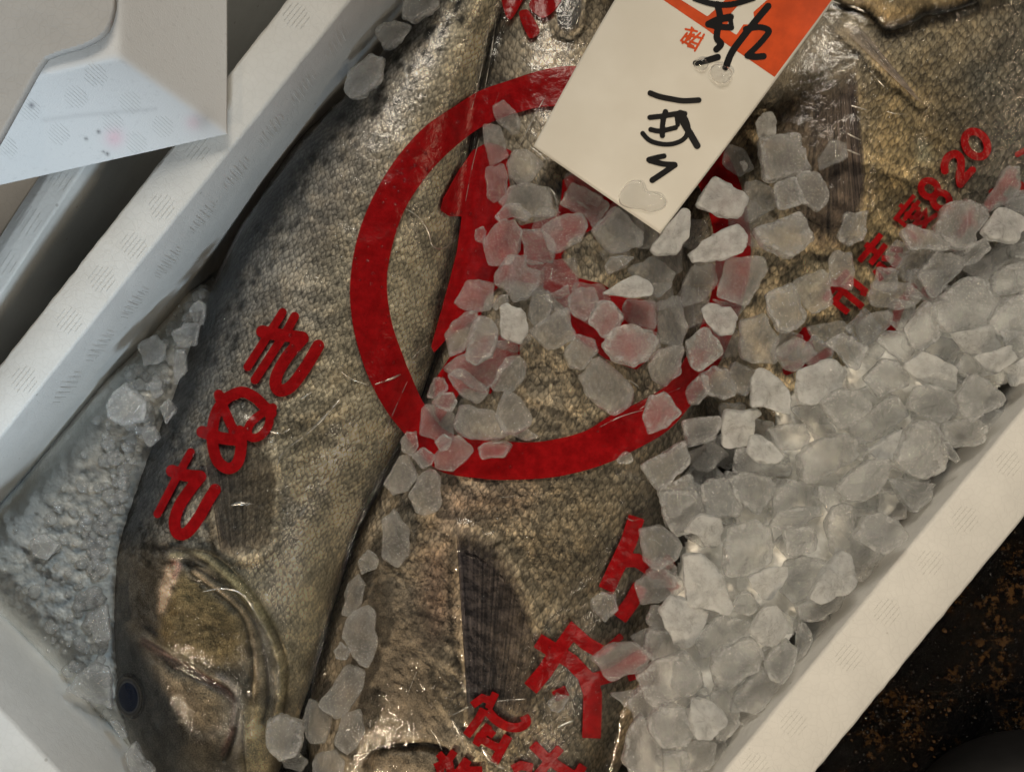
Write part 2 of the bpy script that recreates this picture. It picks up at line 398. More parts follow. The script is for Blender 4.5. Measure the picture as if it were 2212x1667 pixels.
def ring_pts(Q, nseg=170):
    out = []
    for i in range(4):
        a, b = Q[i], Q[(i + 1) % 4]
        for k in range(nseg): out.append(a + (b - a) * k / nseg)
    return np.array(out)
Ir = U(*ring_pts(IN).T, 0.0)[:, :2]; Or = U(*ring_pts(OUT).T, 0.0)[:, :2]
cen = Ir.mean(0)
def shrink(r, d):
    v = r - cen; return r - v / np.linalg.norm(v, axis=1)[:, None] * d
ZB = -0.135
def jit(r, z, amp, sc=260, seed=0):
    out = np.column_stack([r, np.full(len(r), z)])
    for k in range(len(out)):
        p = Vector((out[k, 0] * sc, out[k, 1] * sc, seed))
        out[k, 0] += amp * mnoise.noise(p); out[k, 1] += amp * mnoise.noise(p + Vector((9, 9, 9))); out[k, 2] += amp * .5 * mnoise.noise(p + Vector((5, 1, 3)))
    return out
rows = [jit(shrink(Or, .004), gz + .001, 0), jit(shrink(Or, .002), -.06, .0002), jit(Or, -.0022, .0004, 300, 1), jit(shrink(Or, .0006), -.0006, .0005, 300, 2), jit(shrink(Or, .0018), 0.0, .0003, 300, 3),
        jit(Or * .5 + Ir * .5, 0.0, .00012, 150, 4), jit(shrink(Ir, -.0016), 0.0, .0002, 250, 5), jit(shrink(Ir, -.0004), -.0005, .00025, 250, 6), jit(Ir, -.002, .0002, 250, 7), jit(shrink(Ir, .0012), -.03, .0003, 40, 8),
        jit(shrink(Ir, .003), -.08, .0004, 40, 8), jit(shrink(Ir, .006), ZB + .012, .0003), jit(shrink(Ir, .016), ZB, 0)]
N = len(Or); bv = np.concatenate(rows); bf = []
for r in range(len(rows) - 1):
    for k in range(N):
        bf.append([r * N + k, r * N + (k + 1) % N, (r + 1) * N + (k + 1) % N, (r + 1) * N + k])
bf = [tuple(f) for f in bf] + [tuple((len(rows) - 1) * N + k for k in range(N))]
BOXC = (float(cen[0]), float(cen[1]), gz)
box = empty('foam_box', BOXC, 'white foam fish box holding three fish under film and ice', 'box')
child_of_empty(mesh('box_shell', bv, bf, FOAM), box)

MARKS_OUT = []
def hatch(verts, faces, centre, along, up, nrm, size=.0062, nl=6, r=.00006):
    """a round patch of raised parallel lines"""
    verts, faces = [], []; MARKS_OUT.append((verts, faces))
    centre, along, up, nrm = [np.array(q, float) for q in (centre, along, up, nrm)]
    for k in range(nl):
        t = (k - (nl - 1) / 2) / (nl / 2); L = size * math.sqrt(max(.15, 1 - t * t)) * random.uniform(.8, 1.1)
        c = centre + up * t * size * .95; a = along * L; w = up * r
        i = len(verts)
        for q in (c - a - w, c + a - w, c + a * .97 + nrm * r * 1.1, c - a * .97 + nrm * r * 1.1, c - a + w, c + a + w): verts.append(q)
        faces += [(i, i + 1, i + 2, i + 3), (i + 3, i + 2, i + 5, i + 4)]
hv, hf = [], []
nrm_up = np.array([0, 0, 1.])
rd = np.array([ri_d[0], -ri_d[1], 0]) / np.hypot(*ri_d); rp = np.array([-rd[1], rd[0], 0])
ld = np.array([li_d[0], -li_d[1], 0]) / np.hypot(*li_d); lp = np.array([-ld[1], ld[0], 0])
E = lambda x, y: (1474.7 + .3335 * x, 1111.1 + .3335 * y)
for q in [(1830, 30), (1600, 310), (1320, 630), (1075, 925), (720, 1350), (470, 1630), (2110, -330)]:
    hatch(hv, hf, U(*E(*q), 0.0002), rd, rp, nrm_up, .0054, 6)
for q in [(348, 447), (287, 530), (426, 320), (220, 603), (150, 694), (52, 821), (640, 35)]:
    hatch(hv, hf, U(*q, 0.0002), ld, lp, nrm_up, .0054, 6)
# marks on the left inner wall: meet the view line with the wall plane
wl_n = np.array([ld[1], -ld[0], 0.]); w0 = U(*li_p, 0.0)
for q in [(649, 190), (580, 280), (504, 377), (431, 470), (722, 90), (357, 566), (285, 653), (210, 746), (138, 836)]:
    d = U(*q, -0.1) - np.array([0, 0, CAMZ]); t = ((w0 + wl_n * .0004 - np.array([0, 0, CAMZ])) @ wl_n) / (d @ wl_n)
    hatch(hv, hf, np.array([0, 0, CAMZ]) + d * t + wl_n * .0014, np.array([0, 0, 1.]), ld, wl_n, .0085, 6, .00010)
def put_marks(root):
    for v_, f_ in MARKS_OUT: child_of_empty(mesh('hatch_mark', v_, f_, FOAM, smooth=False), root)
    MARKS_OUT.clear()
put_marks(box)

# neighbouring box: only its rim and outer wall are in view
def prism(name, top_px, z_top, z_bot, mat, root, drop=.0, seg=40, bev=.0012):
    q = np.array(top_px, float); pts = []
    for i in range(len(q)):
        a, b = q[i], q[(i + 1) % len(q)]
        for k in range(seg): pts.append(a + (b - a) * k / seg)
    r = U(*np.array(pts).T, z_top)[:, :2]; c = r.mean(0)
    def sh(d): v = r - c; return r - v / np.linalg.norm(v, axis=1)[:, None] * d
    rr = [jit(sh(drop), z_bot, 0), jit(r, z_top - bev, .0004, 280, 2), jit(sh(bev * .3), z_top - bev * .3, .0004, 280, 3), jit(sh(bev), z_top, .0002, 280, 4)]
    V = np.concatenate(rr); n_ = len(r); Fc = []
    for k in range(3):
        for i in range(n_): Fc.append((k * n_ + i, k * n_ + (i + 1) % n_, (k + 1) * n_ + (i + 1) % n_, (k + 1) * n_ + i))
    Fc.append(tuple(3 * n_ + i for i in range(n_)))
    return child_of_empty(mesh(name, V, Fc, mat), root)
nb = empty('foam_box', tuple(U(60, 560, gz)), 'second white foam box left of the fish box, under the upturned tray', 'box')
e = np.array([243., -367.]) / np.hypot(243, 367)
Rr = np.array([180., 367.]); Lr = np.array([83., 384.])
nrmr = np.array([e[1], -e[0]]) * -1
prism('rim', [Rr + e * 700, Lr + e * 700, Lr - e * 1300, Rr - e * 1300], -.012, gz + .002, FOAM, nb, drop=-.004)
# floor and far wall inside the neighbour
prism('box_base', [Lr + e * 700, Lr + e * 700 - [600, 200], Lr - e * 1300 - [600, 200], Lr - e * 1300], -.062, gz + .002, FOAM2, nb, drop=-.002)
hv, hf = [], []
nd3 = np.array([e[0], -e[1], 0]); np3 = np.array([-nd3[1], nd3[0], 0])
for q in [(62, 478), (127, 384), (8, 567), (190, 280)]: hatch(hv, hf, U(*q, -.0118), nd3, np3, nrm_up, .0056, 5)
put_marks(nb)

# the tilted lid in the upper left corner: a cut-off pyramid corner with soft ridges
LIDM = None
def lid_material():
    b = NB('lid_foam'); g = b.geo()
    at = b.t.nodes.new('ShaderNodeVertexColor'); at.layer_name = 'pigment'
    cell = b.ramp(b.vor(420, 'DISTANCE_TO_EDGE', 1.0, g), 0, .1); fine = b.noise(1500, 3, .6, g)
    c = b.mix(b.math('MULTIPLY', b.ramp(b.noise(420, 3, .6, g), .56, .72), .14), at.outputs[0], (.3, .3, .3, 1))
    nrm = b.bump(fine, .2, .0005, b.bump(cell, .08, .0004))
    return b.finish(b.bsdf(Base_Color=c, Roughness=.5, Normal=nrm, Specular_IOR_Level=.35).outputs[0])
LIDM = lid_material()
lid = empty('foam_tray', tuple(U(490, 290, .0)), 'upturned white foam tray resting on the box rim, one corner catching cool light', 'foam tray')
bl0, bl1 = np.array([0., 400.]), np.array([490., 290.]); bdir = (bl1 - bl0) / np.hypot(*(bl1 - bl0)); bn = np.array([bdir[1], -bdir[0]])
step = 4.0
gx = np.arange(-120, 493, step); gy = np.arange(-140, 430, step)
X, Y = np.meshgrid(gx, gy, indexing='ij')
def lidz(px, py):
    dB = (px - bl0[0]) * bn[0] + (py - bl0[1]) * bn[1]; dR = 491.0 - px
    hB, hR, hT = .004 + dB * .000205, .004 + dR * .000185, np.full_like(dB, .0475)
    k = 900.0
    return -np.log(np.exp(-k * hB) + np.exp(-k * hR) + np.exp(-k * hT)) / k + .003
# clamp grid to silhouette by snapping y to the bottom edge
ybot = 400 - (X - 0) * 110 / 490
Yc = np.minimum(Y, ybot)
Z = lidz(np.minimum(X, 491), Yc)
LV = U(np.minimum(X, 491).ravel(), Yc.ravel(), Z.ravel()); ni, nj = X.shape
keep = []
for i in range(ni - 1):
    for j in range(nj - 1):
        if Y[i, j] < ybot[i, j] or Y[i + 1, j] < ybot[i + 1, j]: keep.append((i * nj + j, i * nj + j + 1, (i + 1) * nj + j + 1, (i + 1) * nj + j))
pp = np.stack([np.minimum(X, 491).ravel(), Yc.ravel()], 1)
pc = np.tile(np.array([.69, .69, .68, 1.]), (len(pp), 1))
for (x, y, r, c_, s_) in [(247, 298, 20, (.80, .45, .52), .55), (418, 265, 16, (.75, .45, .5), .4), (213, 285, 4, (.05, .05, .05), .9), (186, 300, 3.5, (.08, .08, .08), .9), (232, 333, 4, (.05, .05, .05), .9), (68, 228, 6, (.1, .1, .12), .8), (244, 348, 3.5, (.1, .1, .1), .8), (440, 262, 22, (.25, .22, .2), .35), (223, 328, 3, (.1, .1, .1), .8)]:
    w = s_ * np.exp(-((pp[:, 0] - x) ** 2 + (pp[:, 1] - y) ** 2) / r ** 2)[:, None]
    pc[:, :3] = pc[:, :3] * (1 - w) + np.array(c_) * w
dd = segdist(pp, [(95, 260), (170, 250), (335, 236)]); w = .22 * np.exp(-(dd / 5) ** 2)[:, None]; pc[:, :3] = pc[:, :3] * (1 - w) + .3 * w
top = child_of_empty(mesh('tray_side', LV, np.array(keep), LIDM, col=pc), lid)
sm = top.modifiers.new('thickness', 'SOLIDIFY'); sm.thickness = .006; sm.offset = -1
hv, hf = [], []
T1 = lambda x, y: (x * .3335, y * .3335)
for q in [(620, 490), (490, 630), (845, 665), (730, 800), (1055, 820), (190, 710), (380, 870), (880, 925), (40, 950)]:
    px, py = T1(*q); z = float(lidz(np.array([px]), np.array([py]))[0]); p0 = U(px, py, z + .0001)
    a = U(px + 20, py + 18, float(lidz(np.array([px + 20.]), np.array([py + 18.]))[0])) - U(px, py, z); a /= np.linalg.norm(a)
    b_ = U(px + 18, py - 20, float(lidz(np.array([px + 18.]), np.array([py - 20.]))[0])) - U(px, py, z); b_ /= np.linalg.norm(b_)
    nn = np.cross(a, b_); nn = nn / np.linalg.norm(nn) * (1 if np.cross(a, b_)[2] > 0 else -1)
    hatch(hv, hf, p0, a, b_, nn, .0052, 7, .00005)
put_marks(lid)
notch = smooth_line([(243, -140), (244, -20), (240, 28), (222, 70), (180, 96), (128, 112), (96, 124)], 6).tolist() + [(78, 150), (0, 292), (-130, 520), (-200, 520), (-200, -140)]
V2, F2 = shape_mesh(polys=[notch], step=5.0)
zt = .0535 + (V2[:, 0] * .00001)
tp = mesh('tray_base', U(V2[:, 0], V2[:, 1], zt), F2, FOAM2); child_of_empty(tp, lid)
sm = tp.modifiers.new('thickness', 'SOLIDIFY'); sm.thickness = .004; sm.offset = -1

# something dark and rounded at the bottom right edge of the picture
bv_, bf_ = [], []
c0 = U(2230, 1740, -.10); nu_, nv_ = 40, 20
for j in range(nv_ + 1):
    for i in range(nu_):
        a = 2 * math.pi * i / nu_; t = math.pi * j / nv_
        sx, sy = .050, .030
        r_ = math.sin(t) ** .7 if math.sin(t) > 0 else 0
        bv_.append((c0[0] + sx * r_ * math.cos(a), c0[1] + sy * r_ * math.sin(a) + .006 * math.cos(a), -.112 + .036 * math.cos(t)))
for j in range(nv_):
    for i in range(nu_): bf_.append((j * nu_ + i, (j + 1) * nu_ + i, (j + 1) * nu_ + (i + 1) % nu_, j * nu_ + (i + 1) % nu_))
tag(mesh('rubber_boot', bv_, bf_, m_simple('dull_black_rubber', (.012, .012, .013), .6)), 'dark rounded boot tip on the wet black floor', 'boot')

# ------------------------------------------------------------------ fish
def make_fish(name, label, left, right, zc, thick, base, feats, disp, mat, nu=420, nv=240, scale_zone=None, root_px=None, expo=2.2):
    L = smooth_line(left, 30); R = smooth_line(right, 30)
    t = np.linspace(0, 1, nu)
    def rs(a):
        s = np.linspace(0, 1, len(a)); return np.stack([np.interp(t, s, a[:, 0]), np.interp(t, s, a[:, 1])], 1)
    L, R = U(*rs(L).T, zc)[:, :2], U(*rs(R).T, zc)[:, :2]
    th = np.interp(t, np.linspace(0, 1, len(thick)), thick)
    ang = np.concatenate([np.linspace(0, np.pi, int(nv * .75), endpoint=False), np.linspace(np.pi, 2 * np.pi, nv - int(nv * .75), endpoint=False)])
    sa = np.sin(ang)
    mid = (L + R) / 2; half = (R - L) / 2
    V = np.zeros((nu, nv, 3))
    V[..., :2] = mid[:, None] + half[:, None] * np.cos(ang)[None, :, None]
    hh = np.sign(np.sin(ang)) * np.sqrt(np.clip(1 - np.abs(np.cos(ang)) ** expo, 0, 1))
    V[..., 2] = zc + th[:, None] * hh[None]
    # uv in millimetres
    du = np.zeros(nu); du[1:] = np.cumsum(np.linalg.norm(np.diff(mid, axis=0), axis=1)) * 1000
    dv = np.zeros((nu, nv)); dv[:, 1:] = np.cumsum(np.linalg.norm(np.diff(V, axis=1), axis=2), axis=1) * 1000
    dv = dv - dv[:, int(nv * .375)][:, None]
    uv = np.stack([np.broadcast_to(du[:, None], (nu, nv)), dv], -1).reshape(-1, 2)
    Vf = V.reshape(-1, 3); px = P(Vf); topm = np.broadcast_to(np.clip(sa * 3, 0, 1)[None], (nu, nv)).ravel()
    vfrac = np.broadcast_to(((1 - np.cos(ang)) / 2)[None], (nu, nv)).ravel()      # 0 belly(right) .. 1 back(left)
    xs, cols = zip(*base); cols = np.array(cols)
    pig = np.stack([np.interp(vfrac, xs, cols[:, k]) for k in range(3)], 1)
    sc = np.ones(len(pig))
    for f in feats:
        kind, pts, c_, w_, st = f
        if kind == 'line': d = segdist(px, smooth_line(pts, 5)); m = st * np.exp(-(d / w_) ** 2)
        else: d = sdf_poly(px, pts); m = st / (1 + np.exp(-np.clip(d / w_, -30, 30)))
        m = m * np.clip(topm + .3, 0, 1)
        pig = pig * (1 - m[:, None]) + np.array(c_) * m[:, None]
    if scale_zone is not None:
        for (pts, w_, val) in scale_zone:
            d = sdf_poly(px, pts); m = 1 / (1 + np.exp(-np.clip(d / w_, -30, 30))); sc = sc * (1 - m) + val * m
    dz = np.zeros(len(pig))
    for (kind, pts, w_, amp) in disp:
        amp = amp * (1.1 if kind == 'line' else 1.1)
        if kind == 'line': d = segdist(px, smooth_line(pts, 5)); dz += amp * np.exp(-(d / w_) ** 2)
        else: d = sdf_poly(px, pts); dz += amp / (1 + np.exp(-np.clip(d / w_, -30, 30)))
    Vf[:, 2] += dz * topm
    i, j = np.meshgrid(np.arange(nu - 1), np.arange(nv), indexing='ij')
    q = np.stack([i * nv + j, (i + 1) * nv + j, (i + 1) * nv + (j + 1) % nv, i * nv + (j + 1) % nv], -1).reshape(-1, 4)
    # close both ends with a fan row
    for e_, flip in ((0, False), (nu - 1, True)):
        cidx = len(Vf); Vf = np.vstack([Vf, Vf[e_ * nv:(e_ + 1) * nv].mean(0)]); uv = np.vstack([uv, uv[e_ * nv]]); pig = np.vstack([pig, pig[e_ * nv]]); sc = np.append(sc, 0)
        fan = np.array([[cidx, e_ * nv + k, e_ * nv + (k + 1) % nv, cidx] for k in range(nv)])
        caps = fan[:, :3] if flip else fan[:, [0, 2, 1]]
        if e_ == 0: cap_all = caps
        else: cap_all = np.vstack([cap_all, caps])
    root = empty(name, tuple(U(*root_px, ZB)), label, 'fish')
    # quads + triangle fans in one mesh
    body = mesh('body', Vf, [tuple(f) for f in q.tolist()] + [tuple(f) for f in cap_all.tolist()], mat, uv=uv, col=np.column_stack([pig, sc]))
    child_of_empty(body, root)
    return root, body, Vf

H = lambda x, y: (x * .3335, 1111.1 + y * .3335)
def hp(*l): return [H(*q) for q in l]
dark = (.018, .017, .014); brz = (.17, .125, .06); pale = (.34, .30, .22)
# fish one: the whole fish on the left, head at the bottom
f1L = [(430, 1775), (372, 1725), (330, 1667), (285, 1600), (258, 1550), (240, 1470), (234, 1380), (231, 1300), (236, 1200), (250, 1130), (280, 1050), (330, 925), (372, 830), (408, 745), (440, 670), (480, 590), (535, 480), (590, 385), (640, 312), (700, 252), (752, 205), (800, 150), (850, 90), (900, 25), (955, -60), (1015, -160)]
f1R = [(470, 1790), (535, 1740), (585, 1700), (612, 1640), (632, 1590), (655, 1520), (676, 1460), (695, 1400), (715, 1330), (740, 1250), (765, 1160), (800, 1080), (845, 1000), (885, 920), (912, 850), (935, 780), (957, 700), (975, 610), (990, 520), (1000, 430), (1010, 350), (1022, 270), (1040, 190), (1060, 110), (1095, 10), (1130, -140)]
gill_outer = hp((1150, 240), (1300, 240), (1450, 320), (1600, 480), (1740, 680), (1830, 880), (1860, 1050), (1840, 1250), (1800, 1400))
gill_mid = hp((1200, 320), (1400, 420), (1560, 560), (1680, 780), (1720, 980), (1730, 1200), (1700, 1350))
gill_in = hp((1260, 370), (1450, 510), (1590, 650), (1640, 820), (1660, 980), (1650, 1150))
oper = hp((1050, 660), (1100, 480), (1160, 330), (1260, 390), (1430, 520), (1570, 650), (1630, 820), (1590, 930), (1420, 970), (1250, 930), (1100, 870), (1040, 790))
cheek = hp((1050, 1000), (1250, 1060), (1440, 1150), (1510, 1280), (1460, 1460), (1330, 1580), (1210, 1530), (1150, 1350), (1110, 1180))
preop = hp((930, 820), (1060, 900), (1200, 980), (1350, 1070), (1470, 1140), (1525, 1230), (1510, 1380), (1450, 1540))
memb = hp((1030, 640), (1035, 480), (1085, 330), (1160, 305), (1170, 340), (1120, 470), (1065, 620))
jaw = hp((1570, 1260), (1640, 1220), (1700, 1260), (1720, 1420), (1740, 1667), (1590, 1667))
headzone = hp((700, 1700), (690, 300), (900, 260), (1100, 210), (1350, 230), (1600, 440), (1800, 760), (1890, 1000), (1850, 1320), (1900, 1900), (900, 1900))
feats1 = [
    ('area', [(900, 1250), (1000, 700), (1030, 350), (1080, 100), (1150, 0), (1300, 900)], (.20, .18, .14), 25, .4),
    ('area', headzone, (.10, .085, .062), 12, .75),
    ('area', hp((600, 1700), (690, 250), (930, 260), (1010, 600), (930, 900), (1080, 1200), (1150, 1500), (1240, 1750)), (.095, .090, .078), 14, .9),
    ('area', hp((1250, 1550), (1450, 1560), (1900, 1300), (1900, 1800), (1200, 1800)), (.17, .14, .10), 14, .85),
    ('area', oper, (.19, .145, .07), 7, .95), ('area', cheek, (.19, .145, .09), 9, .9),
    ('area', memb, (.80, .64, .50), 2.5, .97), ('line', hp((1120, 310), (1165, 330), (1130, 400)), (.55, .27, .22), 5, .7),
    ('line', preop, (.15, .08, .062), 7, .9), ('line', [(x - 2, y + 8) for x, y in preop], (.22, .16, .13), 4, .5),
    ('line', hp((1420, 1040), (1510, 1110), (1540, 1230), (1520, 1350)), (.52, .46, .40), 7, .85),
    ('line', hp((930, 820), (1050, 880)), (.01, .008, .006), 4, .8),
    ('line', hp((1230, 1380), (1320, 1440), (1420, 1380)), (.28, .23, .18), 14, .5),
    ('line', hp((1540, 1260), (1510, 1450), (1450, 1590)), (.012, .01, .008), 4, .85),
    ('area', jaw, (.62, .52, .32), 5, .95), ('line', hp((1575, 1300), (1570, 1480), (1590, 1667)), (.03, .025, .02), 2.5, .8),
    ('line', gill_outer, (.02, .018, .013), 4.5, .95), ('line', [(x - 10, y + 6) for x, y in gill_outer], (.30, .27, .17), 6, .75),
    ('line', gill_mid, (.025, .02, .015), 4, .9), ('line', gill_in, (.36, .27, .17), 5, .8), ('line', [(x - 9, y + 3) for x, y in gill_in], (.025, .02, .014), 3.5, .85),
    ('line', hp((1650, 1100), (1640, 1250), (1620, 1420)), (.45, .38, .26), 4, .8), ('line', hp((1770, 1000), (1800, 1180), (1770, 1330)), (.40, .34, .23), 4, .8),
    ('area', hp((1300, 260), (1420, 270), (1620, 480), (1790, 720), (1740, 740), (1560, 540), (1420, 400)), (.12, .115, .055), 6, .6),
    ('area', hp((1400, 120), (1760, 130), (1740, 220), (1420, 260)), (.19, .15, .12), 12, .6),
    ('line', hp((1050, 220), (1180, 230), (1330, 320)), (.02, .016, .013), 8, .8),
    ('area', [(560, 560), (700, 620), (720, 700), (620, 740), (540, 640)], (.30, .29, .27), 26, .5),
    ('area', [(780, 150), (960, 120), (900, 480), (760, 520), (660, 480)], (.21, .19, .17), 40, .45),
    ('line', [(868, 130), (876, 150), (880, 180), (872, 195)], (.42, .42, .42), 3, .8), ('line', [(866, 130), (885, 140), (905, 143)], (.42, .42, .42), 2.2, .7),
    ('line', [(806, 300), (815, 275), (820, 265)], (.4, .4, .4), 3, .6),
    ('area', hp((1850, 500), (2200, 300), (2150, 900), (1950, 1200), (1850, 900)), (.30, .25, .135), 30, .55)]
# rows of dark spots down the back
for k in range(110):
    t_ = random.uniform(.32, .98); o_ = random.choice([14, 34, 54, 76]) + random.uniform(-4, 4)
    li_ = smooth_line(f1L, 10); i_ = int(t_ * (len(li_) - 2)); p_ = li_[i_]; d_ = li_[i_ + 1] - p_; d_ /= np.hypot(*d_); n_ = np.array([-d_[1], d_[0]])
    if n_[0] < 0: n_ = -n_
    c_ = p_ + n_ * (o_ + 14)
    feats1.append(('line', [c_ - d_ * 4, c_ + d_ * 3, c_ + d_ * 4], (.008, .008, .007), 6.5, .92 if o_ < 60 else .7))
disp1 = [('area', oper, 8, .0016), ('area', cheek, 10, .0014), ('line', preop, 7, -.0012), ('line', [(x + 2, y - 14) for x, y in preop], 8, .0008),
         ('line', gill_outer, 5, -.0013), ('line', [(x - 12, y + 7) for x, y in gill_outer], 8, .0013), ('line', gill_mid, 5, -.0009), ('line', gill_in, 6, .0009), ('line', [(x - 9, y + 3) for x, y in gill_in], 4, -.0008),
         ('line', hp((1650, 1100), (1640, 1250), (1620, 1420)), 5, .0008), ('line', hp((1770, 1000), (1800, 1180), (1770, 1330)), 5, .0008), ('line', hp((1540, 1260), (1510, 1450), (1450, 1590)), 5, -.0014), ('area', memb, 4, .0006), ('line', hp((1575, 1300), (1570, 1480), (1590, 1667)), 3, -.0008),
         ('line', hp((1050, 220), (1180, 230), (1330, 320)), 8, -.001)]
fish1, body1, V1 = make_fish('whole_fish', 'dark backed silvery fish with visible eye, lying along the left foam wall', f1L, f1R, -.070,
    [.012, .021, .026, .0285, .030, .031, .031, .0305, .029, .027, .024, .020, .017], [(0, (.36, .335, .275)), (.12, (.50, .455, .35)), (.3, (.40, .36, .27)), (.5, (.30, .28, .225)), (.64, (.26, .25, .225)), (.76, (.14, .142, .138)), (.86, (.035, .037, .039)), (.95, (.014, .014, .014)), (1, (.006, .006, .006))],
    feats1, disp1, FISH, root_px=(600, 1000), scale_zone=[(headzone, 14, .12), (hp((1880, 400), (2300, 200), (2300, 1500), (1880, 1500)), 30, .45)])

# fish two: broad fish in the middle, head towards the bottom
f2L = [(800, 1900), (740, 1830), (700, 1750), (672, 1650), (668, 1550), (680, 1450), (705, 1340), (735, 1240), (770, 1140), (815, 1040), (860, 950), (912, 860), (935, 770), (955, 670), (975, 560), (990, 450), (1004, 330), (1020, 220), (1040, 120), (1070, 20), (1100, -80)]
f2R = [(1150, 1900), (1230, 1830), (1290, 1750), (1330, 1670), (1370, 1590), (1410, 1500), (1450, 1390), (1480, 1270), (1500, 1150), (1515, 1040), (1525, 930), (1525, 820), (1515, 700), (1500, 590), (1480, 480), (1455, 370), (1425, 270), (1390, 180), (1360, 100), (1335, 20), (1315, -80)]
Kc = lambda x, y: (914.4 + .3638 * x, 1060.7 + .3638 * y)
mouth2 = [(795, 1650), (808, 1622), (840, 1612), (880, 1611), (915, 1609), (945, 1614), (965, 1628), (978, 1650)]
gill2 = [(770, 1360), (800, 1300), (835, 1230), (850, 1150), (900, 1110)]
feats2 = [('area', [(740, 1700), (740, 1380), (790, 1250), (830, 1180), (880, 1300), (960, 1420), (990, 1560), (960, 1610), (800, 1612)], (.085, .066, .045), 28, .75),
    ('area', [(930, 1120), (960, 1350), (900, 1400), (880, 1230)], (.135, .115, .088), 25, .5),
    ('area', [(960, 1050), (1150, 1050), (1130, 1100), (960, 1130)], (.22, .135, .105), 20, .55), ('area', [(925, 1200), (965, 1180), (975, 1330), (940, 1370), (915, 1290)], (.20, .105, .08), 16, .5),
    ('area', [(1050, 1130), (1300, 1060), (1400, 1150), (1300, 1400), (1180, 1480), (1170, 1300)], (.185, .15, .095), 35, .5),
    ('area', [(1000, 1560), (1300, 1500), (1390, 1500), (1330, 1680), (1000, 1700)], (.24, .195, .12), 30, .55),
    ('line', mouth2, (.008, .007, .006), 7, .95), ('area', [(800, 1640), (840, 1622), (880, 1630), (880, 1690), (790, 1690)], (.17, .13, .085), 7, .7), ('area', [(885, 1650), (910, 1628), (950, 1640), (965, 1690), (880, 1690)], (.16, .125, .085), 7, .7),
    ('line', [(985, 1120), (975, 1220), (972, 1330), (990, 1440), (1018, 1560)], (.02, .018, .016), 6, .7),
    ('area', [(940, 1560), (975, 1540), (1010, 1600), (1000, 1660), (950, 1620)], (.28, .25, .21), 10, .5),
    ('line', [(1460, 1200), (1475, 1260), (1455, 1340), (1430, 1420), (1395, 1500)], (.02, .02, .02), 12, .7),
    ('area', [(985, -80), (1010, 120), (990, 330), (970, 500), (1030, 520), (1070, 200), (1120, -80)], (.055, .054, .05), 12, .7)]
disp2 = [('line', mouth2, 8, -.003), ('area', [(800, 1640), (840, 1622), (880, 1630), (880, 1690), (790, 1690)], 8, .002), ('area', [(885, 1650), (910, 1628), (950, 1640), (965, 1690), (880, 1690)], 8, .002), ('area', [(740, 1700), (740, 1380), (790, 1250), (830, 1180), (880, 1300), (960, 1420), (990, 1560), (960, 1610), (800, 1612)], 20, .0018)]
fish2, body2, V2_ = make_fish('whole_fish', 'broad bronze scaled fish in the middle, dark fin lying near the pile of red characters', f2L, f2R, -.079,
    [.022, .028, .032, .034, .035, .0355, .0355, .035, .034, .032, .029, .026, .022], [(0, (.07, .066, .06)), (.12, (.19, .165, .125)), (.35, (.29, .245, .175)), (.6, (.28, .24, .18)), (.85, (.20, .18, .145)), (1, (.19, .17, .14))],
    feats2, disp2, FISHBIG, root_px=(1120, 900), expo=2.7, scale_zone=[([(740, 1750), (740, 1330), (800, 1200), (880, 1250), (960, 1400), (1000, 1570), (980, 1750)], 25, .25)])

# fish three: head at the top right, tail running down under the ice
f3L = [(1700, -140), (1665, -60), (1640, 20), (1600, 120), (1530, 230), (1470, 350), (1435, 480), (1425, 600), (1440, 720), (1475, 840), (1565, 950), (1630, 1040), (1700, 1120)]
f3R = [(2230, -160), (2290, -80), (2340, 0), (2380, 90), (2405, 190), (2400, 300), (2370, 420), (2320, 540), (2255, 660), (2180, 780), (2090, 900), (1990, 1010), (1880, 1120)]
Q3 = lambda x, y: (1755.6 + .2064 * x, .2064 * y)
gill3 = [Q3(x, y) for x, y in [(180, 20), (380, 90), (560, 110), (660, 200), (760, 290), (900, 280), (1060, 210), (1200, 130), (1400, 110), (1700, 10)]]
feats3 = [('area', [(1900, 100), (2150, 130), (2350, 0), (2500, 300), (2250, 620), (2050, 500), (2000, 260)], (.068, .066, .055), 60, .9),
    ('area', [(1860, 160), (1990, 160), (2060, 300), (1980, 520), (1830, 620), (1830, 300)], (.25, .185, .085), 35, .65),
    ('area', [(1740, -60), (1780, 40), (1860, 100), (1860, 180), (1650, 200), (1640, 60)], (.21, .18, .14), 14, .6),
    ('area', [(1700, 10), (1780, 20), (1780, 130), (1690, 180)], (.30, .26, .2), 14, .4),
    ('area', [(1660, 150), (1770, 150), (1790, 180), (1700, 195)], (.13, .10, .055), 8, .7),
    ('area', [(1810, -80), (1830, -10), (1885, 25), (1905, 55), (1960, 45), (2010, 18), (2080, 5), (2080, -80)], (.20, .145, .07), 6, .85),
    ('line', gill3, (.010, .010, .010), 8, .95), ('line', [(x + 6, y + 14) for x, y in gill3[4:]], (.014, .014, .014), 14, .75),
    ('area', [(1985, 300), (2005, 310), (2010, 345), (1980, 350)], (.26, .28, .22), 4, .6), ('area', [(2100, 150), (2160, 140), (2150, 195), (2110, 190)], (.16, .17, .15), 10, .45),
    ('area', [(1560, 200), (1700, 300), (1700, 700), (1560, 700)], (.25, .21, .14), 30, .4)]
disp3 = [('area', [(1810, -80), (1830, -10), (1885, 25), (1905, 55), (1960, 45), (2010, 18), (2080, 5), (2300, -40), (2300, -200), (1800, -200)], 6, .0032), ('line', gill3, 7, -.0022), ('line', [Q3(x, y) for x, y in [(150, 130), (330, 180), (480, 260), (640, 290)]], 4, -.0012)]
